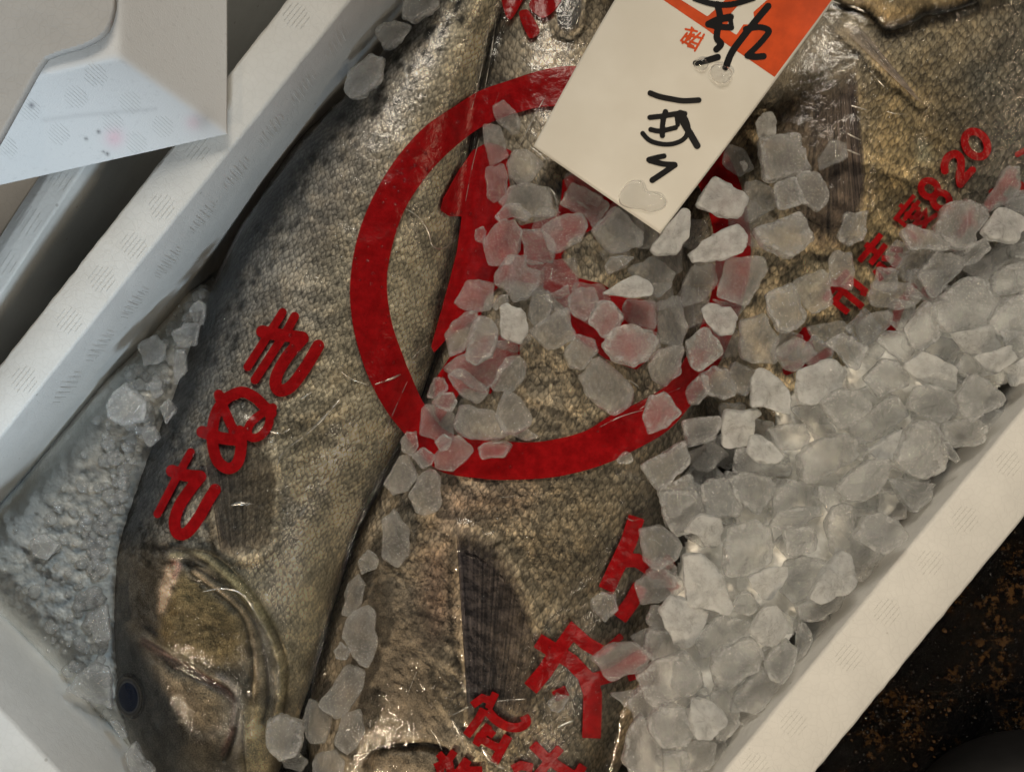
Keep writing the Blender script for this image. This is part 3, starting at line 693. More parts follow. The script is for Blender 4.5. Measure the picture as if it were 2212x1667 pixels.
fish3, body3, V3 = make_fish('whole_fish', 'large coarse scaled fish at the upper right beside the tag, gills at the top edge', f3L, f3R, -.082,
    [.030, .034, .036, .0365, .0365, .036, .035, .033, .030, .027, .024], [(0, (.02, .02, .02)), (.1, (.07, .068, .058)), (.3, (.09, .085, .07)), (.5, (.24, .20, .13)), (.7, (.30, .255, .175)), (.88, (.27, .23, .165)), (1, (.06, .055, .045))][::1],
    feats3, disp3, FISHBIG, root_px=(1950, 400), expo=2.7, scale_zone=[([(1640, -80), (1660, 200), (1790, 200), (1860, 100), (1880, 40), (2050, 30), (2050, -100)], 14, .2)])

# top-surface raster of everything that carries the film
RX0, RX1, RY0, RY1, RS = -.30, .30, -.23, .23, .0010
nx, ny = int((RX1 - RX0) / RS) + 1, int((RY1 - RY0) / RS) + 1
TOP = np.full((nx, ny), -.118)
def splat(V):
    i = np.clip(np.round((V[:, 0] - RX0) / RS).astype(int), 0, nx - 1); j = np.clip(np.round((V[:, 1] - RY0) / RS).astype(int), 0, ny - 1)
    ok = (V[:, 0] > RX0) & (V[:, 0] < RX1) & (V[:, 1] > RY0) & (V[:, 1] < RY1)
    np.maximum.at(TOP, (i[ok], j[ok]), V[ok, 2])
for V_ in (V1, V2_, V3): splat(V_)
BODYTOP = TOP.copy()
def sample(G, xy):
    u = np.clip((xy[:, 0] - RX0) / RS, 0, nx - 1.001); v = np.clip((xy[:, 1] - RY0) / RS, 0, ny - 1.001)
    i, j = u.astype(int), v.astype(int); a, b = u - i, v - j
    return (G[i, j] * (1 - a) + G[i + 1, j] * a) * (1 - b) + (G[i, j + 1] * (1 - a) + G[i + 1, j + 1] * a) * b
def blur(G, n=1):
    for _ in range(n):
        H_ = np.pad(G, 1, mode='edge'); G = (H_[:-2, 1:-1] + H_[2:, 1:-1] + H_[1:-1, :-2] + H_[1:-1, 2:] + 2 * H_[1:-1, 1:-1]) / 6
    return G
def dil(G):
    H_ = np.pad(G, 1, mode='edge'); return np.max([H_[:-2, 1:-1], H_[2:, 1:-1], H_[1:-1, :-2], H_[1:-1, 2:], G], 0)
def on_surface(G, px, lift=0.0, z0=-.05):
    px = np.asarray(px, float); z = np.full(len(px), z0)
    for _ in range(14): z = .5 * z + .5 * (sample(G, U(px[:, 0], px[:, 1], z)[:, :2]) + lift)
    return U(px[:, 0], px[:, 1], z)
BT = blur(dil(dil(BODYTOP)), 2)

# eye of fish one
ec = on_surface(BT, [(280, 1503)])[0]
ev, ef, ecol = [], [], []
eg = np.array([(sample(BT, ec[None, :2] + [.004, 0]) - sample(BT, ec[None, :2] - [.004, 0]))[0], (sample(BT, ec[None, :2] + [0, .004]) - sample(BT, ec[None, :2] - [0, .004]))[0]]) / .008 * .9
nr, ns = 18, 48
for r in range(nr + 1):
    for k in range(ns):
        a = 2 * math.pi * k / ns; q = r / nr
        dx_, dy_ = q * .0072 * math.cos(a), q * .0100 * math.sin(a); ev.append((ec[0] + dx_, ec[1] + dy_, ec[2] - .0010 + eg[0] * dx_ + eg[1] * dy_ + .0036 * math.sqrt(max(0, 1 - (q * .97) ** 2))))
        if q < .66: c = (.003, .006, .016)
        elif q < .70: c = (.05, .052, .055)
        elif q < .82: c = (.028, .027, .026)
        elif q < .95: c = (.065, .06, .05)
        else: c = (.012, .012, .011)
        ecol.append((*c, 1))
for r in range(nr):
    for k in range(ns): ef.append((r * ns + k, (r + 1) * ns + k, (r + 1) * ns + (k + 1) % ns, r * ns + (k + 1) % ns))
def m_vc(name, rough, spec=.5, coat=0.0):
    b = NB(name); at = b.t.nodes.new('ShaderNodeVertexColor'); at.layer_name = 'pigment'
    nz = b.math('ADD', .7, b.math('MULTIPLY', b.noise(700, 3, .6, b.geo()), .6))
    mul = b.t.nodes.new('ShaderNodeVectorMath'); mul.operation = 'SCALE'; b.t.links.new(at.outputs[0], mul.inputs[0]); b.t.links.new(nz, mul.inputs['Scale'])
    return b.finish(b.bsdf(Base_Color=mul.outputs[0], Roughness=rough, Specular_IOR_Level=spec, Coat_Weight=coat).outputs[0])
child_of_empty(mesh('eye', ev, ef, m_vc('fish_eye', .1, .25, 0.0), col=ecol), fish1)

# fins: fan sheets that lie on the body
def fin(name, root, base, tip, mat, tint=((1, 1, 1), (1, 1, 1)), lift=.0008, nu=46, nv=40, alpha=(1, 1), zextra=0.0, arch=.0):
    """base and tip: polylines sampled the same way; rays run from base to tip"""
    b_ = smooth_line(base, 12); t_ = smooth_line(tip, 12)
    def rs(a):
        d = np.r_[0, np.cumsum(np.hypot(*np.diff(a, axis=0).T))]; s = np.linspace(0, d[-1], nu); return np.stack([np.interp(s, d, a[:, 0]), np.interp(s, d, a[:, 1])], 1)
    b_, t_ = rs(b_), rs(t_)
    w = np.linspace(0, 1, nv)[None, :, None]
    px = b_[:, None] * (1 - w) + t_[:, None] * w
    jag = np.array([1 - .035 * abs(math.sin(i * 1.9)) - .02 * random.random() for i in range(nu)])
    px[:, -6:] = b_[:, None] * (1 - w[:, -6:] * jag[:, None, None]) + t_[:, None] * (w[:, -6:] * jag[:, None, None])
    S_ = on_surface(BT, px.reshape(-1, 2), lift + zextra)
    uu = np.linspace(0, 1, nu)[:, None] + 0 * w[0, :, 0][None]; ww = 0 * uu + w[0, :, 0][None]
    S_[:, 2] += (.00025 * np.sin(uu * 90) + arch * np.sin(uu * math.pi)).ravel()
    uv = np.stack([uu.ravel(), ww.ravel()], 1)
    c = np.array(tint[0])[None] * (1 - uu.reshape(-1, 1)) + np.array(tint[1])[None] * uu.reshape(-1, 1)
    al = alpha[0] * (1 - uu.ravel()) + alpha[1] * uu.ravel()
    wv = ww.ravel(); uv1 = uu.ravel()
    al = al * np.clip((1.03 - wv) / .22, .25, 1) * np.clip((wv + .01) / .16, .1, 1) * np.clip((1.02 - uv1) / .10, .3, 1)
    i, j = np.meshgrid(np.arange(nu - 1), np.arange(nv - 1), indexing='ij')
    q = np.stack([i * nv + j, i * nv + j + 1, (i + 1) * nv + j + 1, (i + 1) * nv + j], -1).reshape(-1, 4)
    o = mesh(name, S_, q, mat, uv=uv, col=np.column_stack([c, al])); child_of_empty(o, root); splat(S_)
    s_ = o.modifiers.new('thickness', 'SOLIDIFY'); s_.thickness = .0003; s_.offset = -1
    return o
FINB = m_fin('brown_fin', (.075, .065, .058), (.38, .33, .27), .32)
FIND = m_fin('dark_fin', (.026, .026, .032), (.24, .22, .21), .60)
FING = m_fin('grey_fin', (.05, .05, .05), (.36, .34, .30), .5)
fin('pectoral_fin', fish1, [(478, 1196), (500, 1204), (540, 1205), (585, 1185)], [(440, 960), (462, 912), (505, 895), (552, 915), (585, 960), (600, 1030)], FINB, ((.75, .75, .85), (1.2, 1.15, 1.0)), alpha=(.95, .62))
fin('anal_fin', fish1, [(908, 850), (875, 925), (835, 1000), (790, 1085)], [(880, 900), (862, 985), (808, 1090), (752, 1165)], FING, alpha=(.8, .8), lift=.0008)
fin('tail_base_fin', fish1, [(1096, 30), (1066, 110), (1040, 220), (1018, 330)], [(1060, 130), (1040, 230), (1024, 330), (1000, 440)], FING, ((.7, .7, .7), (.9, .9, .9)), lift=.0008, alpha=(.85, .85))
fin('pectoral_fin', fish2, [(1012, 1562), (1050, 1572), (1105, 1568), (1150, 1545)], [(984, 1120), (1030, 1134), (1085, 1180), (1130, 1262), (1158, 1350), (1170, 1440)], FIND, ((.75, .72, .85), (2.3, 1.95, 1.6)), alpha=(1.0, .32), lift=.0007)
fin('tail_fin', fish2, [(1195, -30), (1225, -30), (1262, -30)], [(1206, 62), (1225, 78), (1250, 58)], FING, ((.9, .95, 1.05), (.9, .95, 1.05)), alpha=(.9, .9))
fin('pectoral_fin', fish3, [(1700, 178), (1740, 182), (1800, 165), (1848, 138)], [(1640, 360), (1680, 460), (1740, 530), (1800, 552), (1850, 510), (1873, 420)], FIND, ((3.2, 2.5, 1.7), (1.7, 1.45, 1.35)), alpha=(.30, .95), lift=.0007)
fin('pelvic_fin', fish3, [(1818, 62), (1836, 50), (1862, 62)], [(1978, 214), (1988, 222), (1996, 226)], FING, ((4.2, 3.9, 3.9), (3.8, 3.5, 3.5)), alpha=(.42, .42), lift=.0007)
# ------------------------------------------------------------------ crushed ice between the wall and fish one
sl_poly = [(455, 600), (400, 620), (350, 680), (300, 735), (220, 800), (160, 870), (100, 940), (30, 1020), (-60, 1100), (-190, 1170), (-160, 1260), (-60, 1330), (30, 1400), (130, 1500), (230, 1600), (300, 1690), (400, 1760), (460, 1700), (330, 1600), (300, 1400), (310, 1200), (370, 1000), (450, 800), (500, 640)]
st = 3.6
gx = np.arange(-200, 520, st); gy = np.arange(560, 1780, st)
X, Y = np.meshgrid(gx, gy, indexing='ij'); g = np.stack([X.ravel(), Y.ravel()], 1)
d = sdf_poly(g, sl_poly)
z = np.full(len(g), -.0)
edge = 1 - np.exp(-np.clip(d, 0, 400) / 28)
nz = np.array([mnoise.noise(Vector((a * .06, b * .06, 0))) * .22 + mnoise.noise(Vector((a * .15, b * .13, 4))) * .22 + abs(mnoise.noise(Vector((a * .19, b * .19, 9)))) * .12 for a, b in g])
z = -.084 + .036 * edge + .0027 * nz * np.clip(.35 + edge, 0, 1) - .012 * np.clip((860 - g[:, 1]) / 300, 0, 1)
idx = np.where(d > -6, 1, 0).reshape(X.shape); nj = X.shape[1]; fs = []
for i in range(X.shape[0] - 1):
    for j in range(nj - 1):
        if idx[i, j] and idx[i + 1, j] and idx[i, j + 1] and idx[i + 1, j + 1]: fs.append((i * nj + j, i * nj + j + 1, (i + 1) * nj + j + 1, (i + 1) * nj + j))
used = np.unique(np.array(fs)); remap = -np.ones(len(g), int); remap[used] = np.arange(len(used))
SLV = U(g[used, 0], g[used, 1], z[used])
def slush_mat():
    b = NB('wet_crushed_ice'); gq = b.geo()
    h = b.math('ADD', b.noise(1100, 4, .75, gq), b.math('MULTIPLY', b.vor(800, 'F1', 1, gq), -1.0))
    nrm = b.bump(h, .32, .0010)
    c = b.mix(b.ramp(b.noise(60, 4, .6, gq), .3, .7), (.78, .78, .73, 1), (.93, .93, .89, 1))
    p = b.bsdf(Base_Color=c, Roughness=.16, Normal=nrm, Specular_IOR_Level=.6); p.inputs['Subsurface Weight'].default_value = .0
    tl = b.n('ShaderNodeBsdfTransparent')
    return b.finish(b.mixsh(.96, tl.outputs[0], p.outputs[0]))
slush = mesh('crushed_ice', SLV, np.array([[remap[k] for k in f] for f in fs]), slush_mat())
tag(slush, 'grey wet crushed ice packed between the left foam wall and the fish', 'crushed ice', kind='stuff')
splat(SLV)
# meltwater on the box bottom
pool_px = IN + (IN.mean(0) - IN) / np.linalg.norm(IN.mean(0) - IN, axis=1)[:, None] * 20
pw = U(*pool_px.T, 0.0); pool = [(x, y, -.122) for x, y, _ in pw]
def water_mat():
    b = NB('dark_meltwater'); p = b.bsdf(Base_Color=(.012, .012, .011, 1), Roughness=.06, Normal=b.bump(b.noise(60, 3, .6, b.geo()), .2, .002)); return b.finish(p.outputs[0])
tag(mesh('water', pool, [(0, 1, 2, 3)], water_mat(), smooth=False), 'dark meltwater in the bottom of the foam box', 'water', kind='structure')

# ------------------------------------------------------------------ the printed film draped over the fish
base = np.full((nx, ny), -.100)
xx = RX0 + RS * np.arange(nx)[:, None] + 0 * np.arange(ny)[None]; yy = RY0 + RS * np.arange(ny)[None] + 0 * xx
W2 = np.stack([xx.ravel(), yy.ravel()], 1)
pxg = np.stack([CX + W2[:, 0] * FPX / (CAMZ + .06), CY - W2[:, 1] * FPX / (CAMZ + .06)], 1)
heap = [(1000, 1120), (1240, 870), (1420, 600), (1560, 400), (1800, 380), (2050, 420), (2350, 450), (2500, 700), (1700, 1750), (1330, 1750), (1350, 1500), (1420, 1200), (1300, 1000)]
hd = sdf_poly(pxg, [(1420, 1180), (1560, 1000), (1720, 800), (1980, 640), (2400, 560), (2600, 800), (1800, 1900), (1330, 1800), (1360, 1500)])
hz = np.clip((hd + 40) / 90, 0, 1).reshape(nx, ny)
rw = (pxg - ri_p) @ np.array([ri_d[1], -ri_d[0]]) / np.hypot(*ri_d)
rw = np.clip(1 - np.abs(rw) / 420, 0, 1).reshape(nx, ny); rw = np.where(((pxg - ri_p) @ np.array([-.77, -.637])).reshape(nx, ny) < -20, 1.0, rw)
base = np.maximum(base, -.100 + .046 * hz * hz * (3 - 2 * hz) + .036 * hz * rw * rw * (3 - 2 * rw))
obst = np.maximum(dil(TOP), base) + .0011
film = blur(dil(dil(obst)), 6); film = np.maximum(film, obst)
for it in range(90):
    film = np.maximum(obst, blur(film, 1) - .00002)
wr = np.zeros(len(W2))
for k, (sx, sy, am) in enumerate([(22, 9, .0007), (60, 25, .0004), (140, 90, .00022)]):
    c_, s_ = math.cos(.9 + k * .5), math.sin(.9 + k * .5)
    wr += am * np.array([mnoise.noise(Vector(((a * c_ + b * s_) * sx, (-a * s_ + b * c_) * sy, k * 7.))) for a, b in W2])
rd1 = np.array([(1 - abs(mnoise.noise(Vector(((a * .62 + b * .78) * 46, (-a * .78 + b * .62) * 13, 2.))))) ** 9 * max(0, mnoise.noise(Vector((a * 16, b * 16, 8.))) + .25) for a, b in W2])
rd2 = np.array([(1 - abs(mnoise.noise(Vector(((a * .95 - b * .3) * 38, (a * .3 + b * .95) * 15, 5.))))) ** 10 * max(0, mnoise.noise(Vector((a * 14, b * 14, 3.))) + .1) for a, b in W2])
wr = wr + .0006 * rd1 + .0005 * rd2
film = np.maximum(film + np.maximum(wr.reshape(nx, ny), 0) * 1.4, obst)
film = np.maximum(blur(film, 1), obst - .0006) + .0005
FZ = film
inner = P(np.column_stack([Ir, np.zeros(len(Ir))])); Iin = shrink(Ir, .0075)
inb = inside(W2, Iin).reshape(nx, ny)
fq = []
ii, jj = np.nonzero(inb[:-1, :-1] & inb[1:, :-1] & inb[:-1, 1:] & inb[1:, 1:])
fq = np.stack([ii * ny + jj, (ii + 1) * ny + jj, (ii + 1) * ny + jj + 1, ii * ny + jj + 1], 1)
used = np.unique(fq); remap = -np.ones(nx * ny, int); remap[used] = np.arange(len(used))
FV = np.column_stack([W2[used], FZ.ravel()[used]])
sheet = empty('printed_film', tuple(U(1000, 900, -.05)), 'clear plastic film printed with red ring and characters, draped over the fish', 'plastic film')
child_of_empty(mesh('clear_sheet', FV, remap[fq], FILM), sheet)

def ink(name, strokes=(), polys=(), step=3.0, lift=.00045, label=None):
    V, F = shape_mesh(strokes, polys, step)
    o = mesh(name, on_surface(FZ, V, lift), F, INK); child_of_empty(o, sheet)
    if label: o['label'] = label
    return o
k6 = lambda *l: [(292.6 + .3511 * x, 621.8 + .3511 * y) for x, y in l]
Ac = lambda *l: [(737.3 + .3335 * x, .3335 * y) for x, y in l]
Rc = lambda *l: [(1609.3 + .2725 * x, 219.5 + .2725 * y) for x, y in l]
Kl = lambda *l: [(914.4 + .3638 * x, 1060.7 + .3638 * y) for x, y in l]
Zc = lambda *l: [(950.9 + .3307 * x, 256.0 + .3307 * y) for x, y in l]
SM = smooth_line
s6 = .3511
# big ring
outer = SM([(1237, 143), (1170, 152), (1091, 177), (1035, 197), (985, 228), (911, 280), (837, 370), (781, 484), (757, 600), (762, 700), (790, 800), (830, 880), (875, 938), (944, 1014), (1037, 1033), (1104, 1036), (1204, 1029), (1304, 1003), (1388, 963), (1438, 933), (1480, 890), (1545, 800), (1590, 700), (1620, 580), (1615, 460), (1580, 350), (1520, 260), (1450, 200), (1350, 155)], 6, True)
innr = SM([(1196, 230), (1121, 243), (1068, 262), (1021, 287), (951, 347), (897, 414), (864, 477), (842, 556), (836, 623), (847, 699), (871, 769), (887, 809), (917, 873), (965, 930), (1031, 949), (1104, 954), (1171, 953), (1258, 933), (1321, 896), (1378, 869), (1440, 830), (1495, 745), (1535, 640), (1545, 540), (1525, 440), (1480, 350), (1420, 290), (1340, 245)], 6, True)
def ring_ink():
    o_, i_ = outer.tolist(), innr.tolist()
    V, F = None, None
    # polygon with a hole: keyhole the two loops
    k = min(range(len(i_)), key=lambda q: np.hypot(*(np.array(i_[q]) - np.array(o_[0]))))
    loop = o_ + [o_[0]] + i_[k:] + i_[:k] + [i_[k]]
    loop = o_ + [o_[0]] + (i_[k:] + i_[:k] + [i_[k]])[::-1]
    # even-odd fill of both loops, distance to both boundaries
    step = 3.2
    return loop
def shape_ring(step=3.2):
    global sdf_poly
    old = sdf_poly
    def sd(pts, q):
        d_ = np.minimum(segdist(pts, outer, True), segdist(pts, innr, True)); m = inside(pts, outer) & ~inside(pts, innr)
        return np.where(m, d_, -d_)
    sdf_poly = sd
    r = shape_mesh(polys=[outer.tolist()], step=step); sdf_poly = old
    return r
V, F = shape_ring(); child_of_empty(mesh('printed_ring', on_surface(FZ, V, .00045), F, INK), sheet)
# emblem inside the ring: the red body under the ice
ink('printed_emblem', polys=[
    Zc((0, 600), (20, 520), (120, 340), (210, 210), (300, 160), (380, 170), (470, 215), (440, 260), (440, 330), (460, 460), (420, 560), (520, 700), (760, 640), (790, 520), (800, 400), (950, 300), (1150, 400), (1190, 540), (1050, 700), (850, 790), (790, 900), (900, 1040), (1060, 1080), (1200, 1170), (1400, 1190), (1420, 1380), (1380, 1560), (1280, 1640), (1080, 1570), (880, 1420), (830, 1250), (640, 1080), (420, 1060), (300, 1180), (260, 1300), (60, 1420), (-40, 1530), (-60, 1490), (60, 1060), (110, 860), (140, 640), (60, 640)),
    Zc((-40, 1900), (-30, 1700), (60, 1560), (300, 1420), (520, 1400), (520, 1540), (420, 1640), (330, 1800), (150, 1760), (0, 1980))], step=3.4)
# hiragana down the left side
ink('printed_character', [(k6((905, 150), (860, 222), (690, 485)), 52 * s6), (k6((980, 175), (930, 265), (735, 565)), 54 * s6), (k6((780, 268), (860, 285), (1025, 305)), 76 * s6),
    (SM(k6((1030, 310), (985, 360), (925, 435), (872, 530), (862, 595), (890, 632), (950, 610), (1010, 540), (1070, 450), (1125, 355)), 6), 74 * s6)], step=2.6)
ink('printed_character', [(SM(k6((512, 655), (530, 710), (565, 790), (600, 870), (630, 940)), 6), 60 * s6),
    (SM(k6((412, 885), (470, 905), (540, 925), (640, 935)), 6), 74 * s6),
    (SM(k6((620, 650), (560, 680), (500, 760), (474, 870), (478, 980), (510, 1070), (575, 1110), (630, 1070), (652, 960), (640, 880)), 6), 70 * s6),
    (SM(k6((600, 655), (660, 640), (730, 670), (790, 725), (835, 770)), 6), 68 * s6),
    (SM(k6((845, 735), (780, 770), (710, 830), (690, 890), (720, 922), (775, 905), (820, 840), (828, 750)), 6), 52 * s6)], step=2.6)
ink('printed_character', [(k6((340, 1010), (250, 1170), (135, 1390)), 50 * s6), (SM(k6((225, 1125), (300, 1150), (395, 1160)), 6), 76 * s6),
    (SM(k6((400, 1160), (340, 1235), (270, 1340), (240, 1440), (262, 1510), (320, 1500), (390, 1410), (440, 1320), (490, 1240)), 6), 72 * s6)], step=2.6)
# character cut by the top edge
ink('printed_character', polys=[SM(Ac((1150, 90), (1195, 62), (1225, 85), (1280, 185), (1275, 225), (1230, 250), (1200, 220)), 5, True).tolist(),
    SM(Ac((1215, 40), (1260, -40), (1330, -80), (1440, -60), (1400, 45), (1320, 115), (1270, 100)), 5, True).tolist(), SM(Ac((1075, 120), (1040, 10), (1060, -80), (1210, -80), (1165, 20), (1110, 115)), 5, True).tolist()], step=3)
# address line: city, place name and 820, running up to the right
r_ = .2725
def el(cx, cy, a, b, ang, n=40): return [(cx + a * math.cos(t) * math.cos(ang) - b * math.sin(t) * math.sin(ang), cy + a * math.cos(t) * math.sin(ang) + b * math.sin(t) * math.cos(ang)) for t in np.linspace(0, 2 * math.pi, n)]
ink('printed_digit', [(Rc(*el(1832, 338, 108, 82, math.radians(56))), 62 * r_)], step=2.4)
ink('printed_digit', [(SM(Rc((1585, 548), (1582, 500), (1610, 440), (1665, 415), (1708, 450), (1712, 520), (1700, 590), (1708, 655)), 6), 62 * r_), (Rc((1708, 655), (1760, 590), (1803, 542)), 58 * r_)], step=2.4)
ink('printed_digit', [(Rc(*el(1462, 692, 70, 62, .7)), 54 * r_), (Rc(*el(1556, 786, 68, 62, .7)), 54 * r_)], step=2.4)
# the three kanji: unit strokes (x right, y down along the reading direction) placed along the line
def kanji(strokes, c, size, ang, wd):
    ca_, sa_ = math.cos(ang), math.sin(ang); out = []
    for s_ in strokes:
        out.append(([(c[0] + size * ((x - .5) * ca_ - (y - .5) * sa_), c[1] + size * ((x - .5) * sa_ + (y - .5) * ca_)) for x, y in s_], wd, 'f'))
    return out
an = math.radians(-51)
DO = [[(.5, -.02), (.5, .12)], [(.05, .15), (.98, .15)], [(.14, .15), (.12, .6), (.0, 1.0)], [(.22, .36), (.95, .36)], [(.42, .25), (.42, .55)], [(.74, .25), (.74, .55)], [(.42, .55), (.74, .55)], [(.28, .68), (.85, .68), (.6, .9), (.25, 1.02)], [(.38, .72), (.6, .9), (1.0, 1.02)]]
SHI = [[(.05, .16), (.95, .16)], [(.5, 0), (.5, .42)], [(.18, .42), (.82, .42)], [(.14, .6), (.04, .92)], [(.3, .55), (.32, .92), (.72, .92), (.76, .76)], [(.48, .55), (.58, .72)], [(.8, .58), (.98, .85)]]
ICHI = [[(.5, -.02), (.5, .16)], [(.02, .18), (.98, .18)], [(.16, .4), (.16, .85)], [(.16, .4), (.85, .4), (.85, .82), (.72, .86)], [(.5, .18), (.5, 1.05)]]
ink('printed_character', kanji(DO, Rc((1335, 905))[0], 74, an, 9.5), step=2.0)
ink('printed_character', kanji(SHI, Rc((1075, 1225))[0], 84, an, 13), step=2.2)
ink('printed_character', kanji(ICHI, Rc((800, 1520))[0], 86, an, 14), step=2.2)
ink('printed_character', [([(1690, 770), (1740, 720)], 22), ([(1700, 800), (1790, 760)], 20), ([(1740, 715), (1760, 790)], 18)], step=2.6)
# second address line under the ice, upper right
ink('printed_character', [(Rc((2160, 420), (2230, 380)), 46 * r_), (Rc((2120, 560), (2020, 690), (1920, 840)), 84 * r_), (Rc((2080, 600), (2200, 680)), 70 * r_), (Rc((1960, 720), (2060, 790)), 60 * r_)], step=2.8)
ink('printed_character', [(Rc((1800, 850), (1760, 960), (1700, 1060)), 60 * r_), (Rc((1610, 1110), (1700, 1160)), 50 * r_), (Rc((1740, 930), (1840, 990)), 48 * r_)], step=2.8)
ink('printed_character', [(Rc((1440, 1500), (1560, 1600)), 80 * r_), (Rc((1330, 1480), (1240, 1600), (1160, 1800)), 76 * r_)], step=2.8)
# characters at the lower right of the bronze fish
kk = .3638
ink('printed_character', [(Kl((1267, 152), (1220, 300), (1085, 585)), 98 * kk, 'f'), (Kl((1180, 410), (1270, 410), (1370, 478), (1480, 405)), 82 * kk, 'f'), (Kl((1290, 560), (1235, 660), (1165, 755)), 92 * kk, 'f'), (Kl((1400, 470), (1510, 590)), 70 * kk, 'f')], step=2.8)
ink('printed_character', [(Kl((678, 885), (760, 935), (880, 1010), (985, 1120)), 92 * kk, 'f'), (Kl((775, 985), (720, 1070), (635, 1170)), 96 * kk, 'f'), (Kl((820, 920), (885, 830), (970, 905), (1060, 955)), 84 * kk, 'f'),
    (Kl((970, 1090), (1005, 1200), (1003, 1330), (998, 1465)), 112 * kk, 'f'), (Kl((1180, 855), (1060, 960)), 40 * kk, 'f'), (Kl((1010, 1120), (1130, 1085), (1260, 1000), (1330, 960)), 86 * kk, 'f'), (Kl((800, 1170), (830, 1230)), 88 * kk, 'f'), (Kl((1230, 1060), (1250, 1120)), 60 * kk, 'f')], step=2.8)
ink('printed_character', [(Kl((430, 1195), (385, 1290)), 46 * kk, 'f'), (Kl((290, 1270), (350, 1225), (410, 1245)), 46 * kk, 'f'), (Kl((360, 1290), (330, 1350), (255, 1450)), 52 * kk, 'f'), (SM(Kl((380, 1300), (430, 1355), (500, 1395), (570, 1400), (612, 1370), (598, 1330)), 6), 56 * kk, 'f')], step=2.6)
ink('printed_character', [(Kl((390, 1385), (310, 1505)), 48 * kk, 'f'), (Kl((310, 1450), (400, 1500), (440, 1520)), 50 * kk, 'f'), (Kl((505, 1450), (420, 1610)), 56 * kk, 'f'), (Kl((360, 1400), (420, 1450)), 46 * kk, 'f')], step=2.6)
ink('printed_character', [(Kl((648, 1500), (740, 1590), (940, 1720)), 62 * kk, 'f'), (Kl((815, 1520), (755, 1590), (650, 1720)), 56 * kk, 'f'), (Kl((950, 1625), (890, 1720)), 56 * kk, 'f'), (Kl((530, 1650), (580, 1625), (650, 1640)), 54 * kk, 'f')], step=2.6)
ink('printed_character', [(Kl((90, 1555), (140, 1610), (185, 1540)), 46 * kk, 'f'), (Kl((70, 1640), (150, 1600), (170, 1700)), 50 * kk, 'f'), (Kl((265, 1590), (190, 1700)), 56 * kk, 'f'), (Kl((200, 1660), (350, 1655)), 50 * kk, 'f'), (Kl((120, 1580), (90, 1700)), 44 * kk, 'f')], step=2.6)

# pale melting slush under the heap of cubes, on top of the film
mp = [(1400, 1500), (1440, 1330), (1470, 1180), (1540, 1060), (1640, 960), (1700, 850), (1830, 780), (1960, 690), (2060, 610), (2200, 560), (2420, 520), (2500, 800), (1800, 1800), (1370, 1800), (1370, 1640)]
gx = np.arange(1360, 2420, 5.0); gy = np.arange(520, 1800, 5.0); X, Y = np.meshgrid(gx, gy, indexing='ij'); g = np.stack([X.ravel(), Y.ravel()], 1)
d = sdf_poly(g, mp) + np.array([14 * mnoise.noise(Vector((a * .03, b * .03, 1))) for a, b in g])
ms = on_surface(FZ, g, .0)
ms[:, 2] += np.array([.0022 * mnoise.noise(Vector((a * .05, b * .05, 6))) + .0012 * mnoise.noise(Vector((a * .13, b * .13, 2))) for a, b in g]) + .0058 * (1 - np.exp(-np.clip(d, 0, 300) / 30)) - .0012
nj = X.shape[1]; ok = (d > 0) & inside(ms[:, :2], Iin)
fm = [(i * nj + j, i * nj + j + 1, (i + 1) * nj + j + 1, (i + 1) * nj + j) for i in range(X.shape[0] - 1) for j in range(nj - 1) if ok[i * nj + j] and ok[i * nj + j + 1] and ok[(i + 1) * nj + j] and ok[(i + 1) * nj + j + 1]]
used = np.unique(np.array(fm)); remap = -np.ones(len(g), int); remap[used] = np.arange(len(used))
tag(mesh('melting_slush', ms[used], remap[np.array(fm)], slush.data.materials[0]), 'pale melting slush filling the gaps under the heap of ice cubes', 'slush', kind='stuff')
# loose crumbs on the crushed ice beside the left fish
cr_v, cr_f = [], []
for _ in range(420):
    t_ = random.random(); li_ = smooth_line([(440, 650), (370, 800), (310, 950), (265, 1080), (232, 1200), (226, 1330), (232, 1470), (262, 1590)], 10); p_ = li_[int(t_ * (len(li_) - 1))] + np.array([-abs(random.gauss(0, 50)) - 2 if random.random() < .8 else -random.uniform(0, 200) * min(1, t_ * 2), random.gauss(0, 14)])
    if not inside(p_[None], sl_poly)[0]: continue
    c_ = on_surface(FZ, p_[None], .0003)[0]
    if not inside(c_[None, :2], Iin)[0]: continue
    r_ = random.choice([.0009, .0012, .0016, .0022, .0030]); i0 = len(cr_v); n7 = 9; a0 = random.random() * 6
    cr_v.append(c_ + np.array([0, 0, r_ * .75]))
    for q_, h_ in ((.62, .62), (1.0, .1), (.8, -.4)):
        for k in range(n7): a = a0 + 2 * math.pi * k / n7; k_ = random.uniform(.75, 1.2); cr_v.append(c_ + np.array([r_ * q_ * k_ * math.cos(a), r_ * q_ * k_ * math.sin(a), r_ * h_ * random.uniform(.8, 1.2)]))
    for k in range(n7):
        cr_f.append((i0, i0 + 1 + k, i0 + 1 + (k + 1) % n7))
        for r2 in range(2): cr_f.append((i0 + 1 + r2 * n7 + k, i0 + 1 + (r2 + 1) * n7 + k, i0 + 1 + (r2 + 1) * n7 + (k + 1) % n7, i0 + 1 + r2 * n7 + (k + 1) % n7))
tag(mesh('ice_crumbs', cr_v, cr_f, ICE['m'], col=np.tile([.5, .5, .5, 1.], (len(cr_v), 1))), 'small wet ice crumbs along the back of the left fish', 'ice crumbs', kind='stuff')

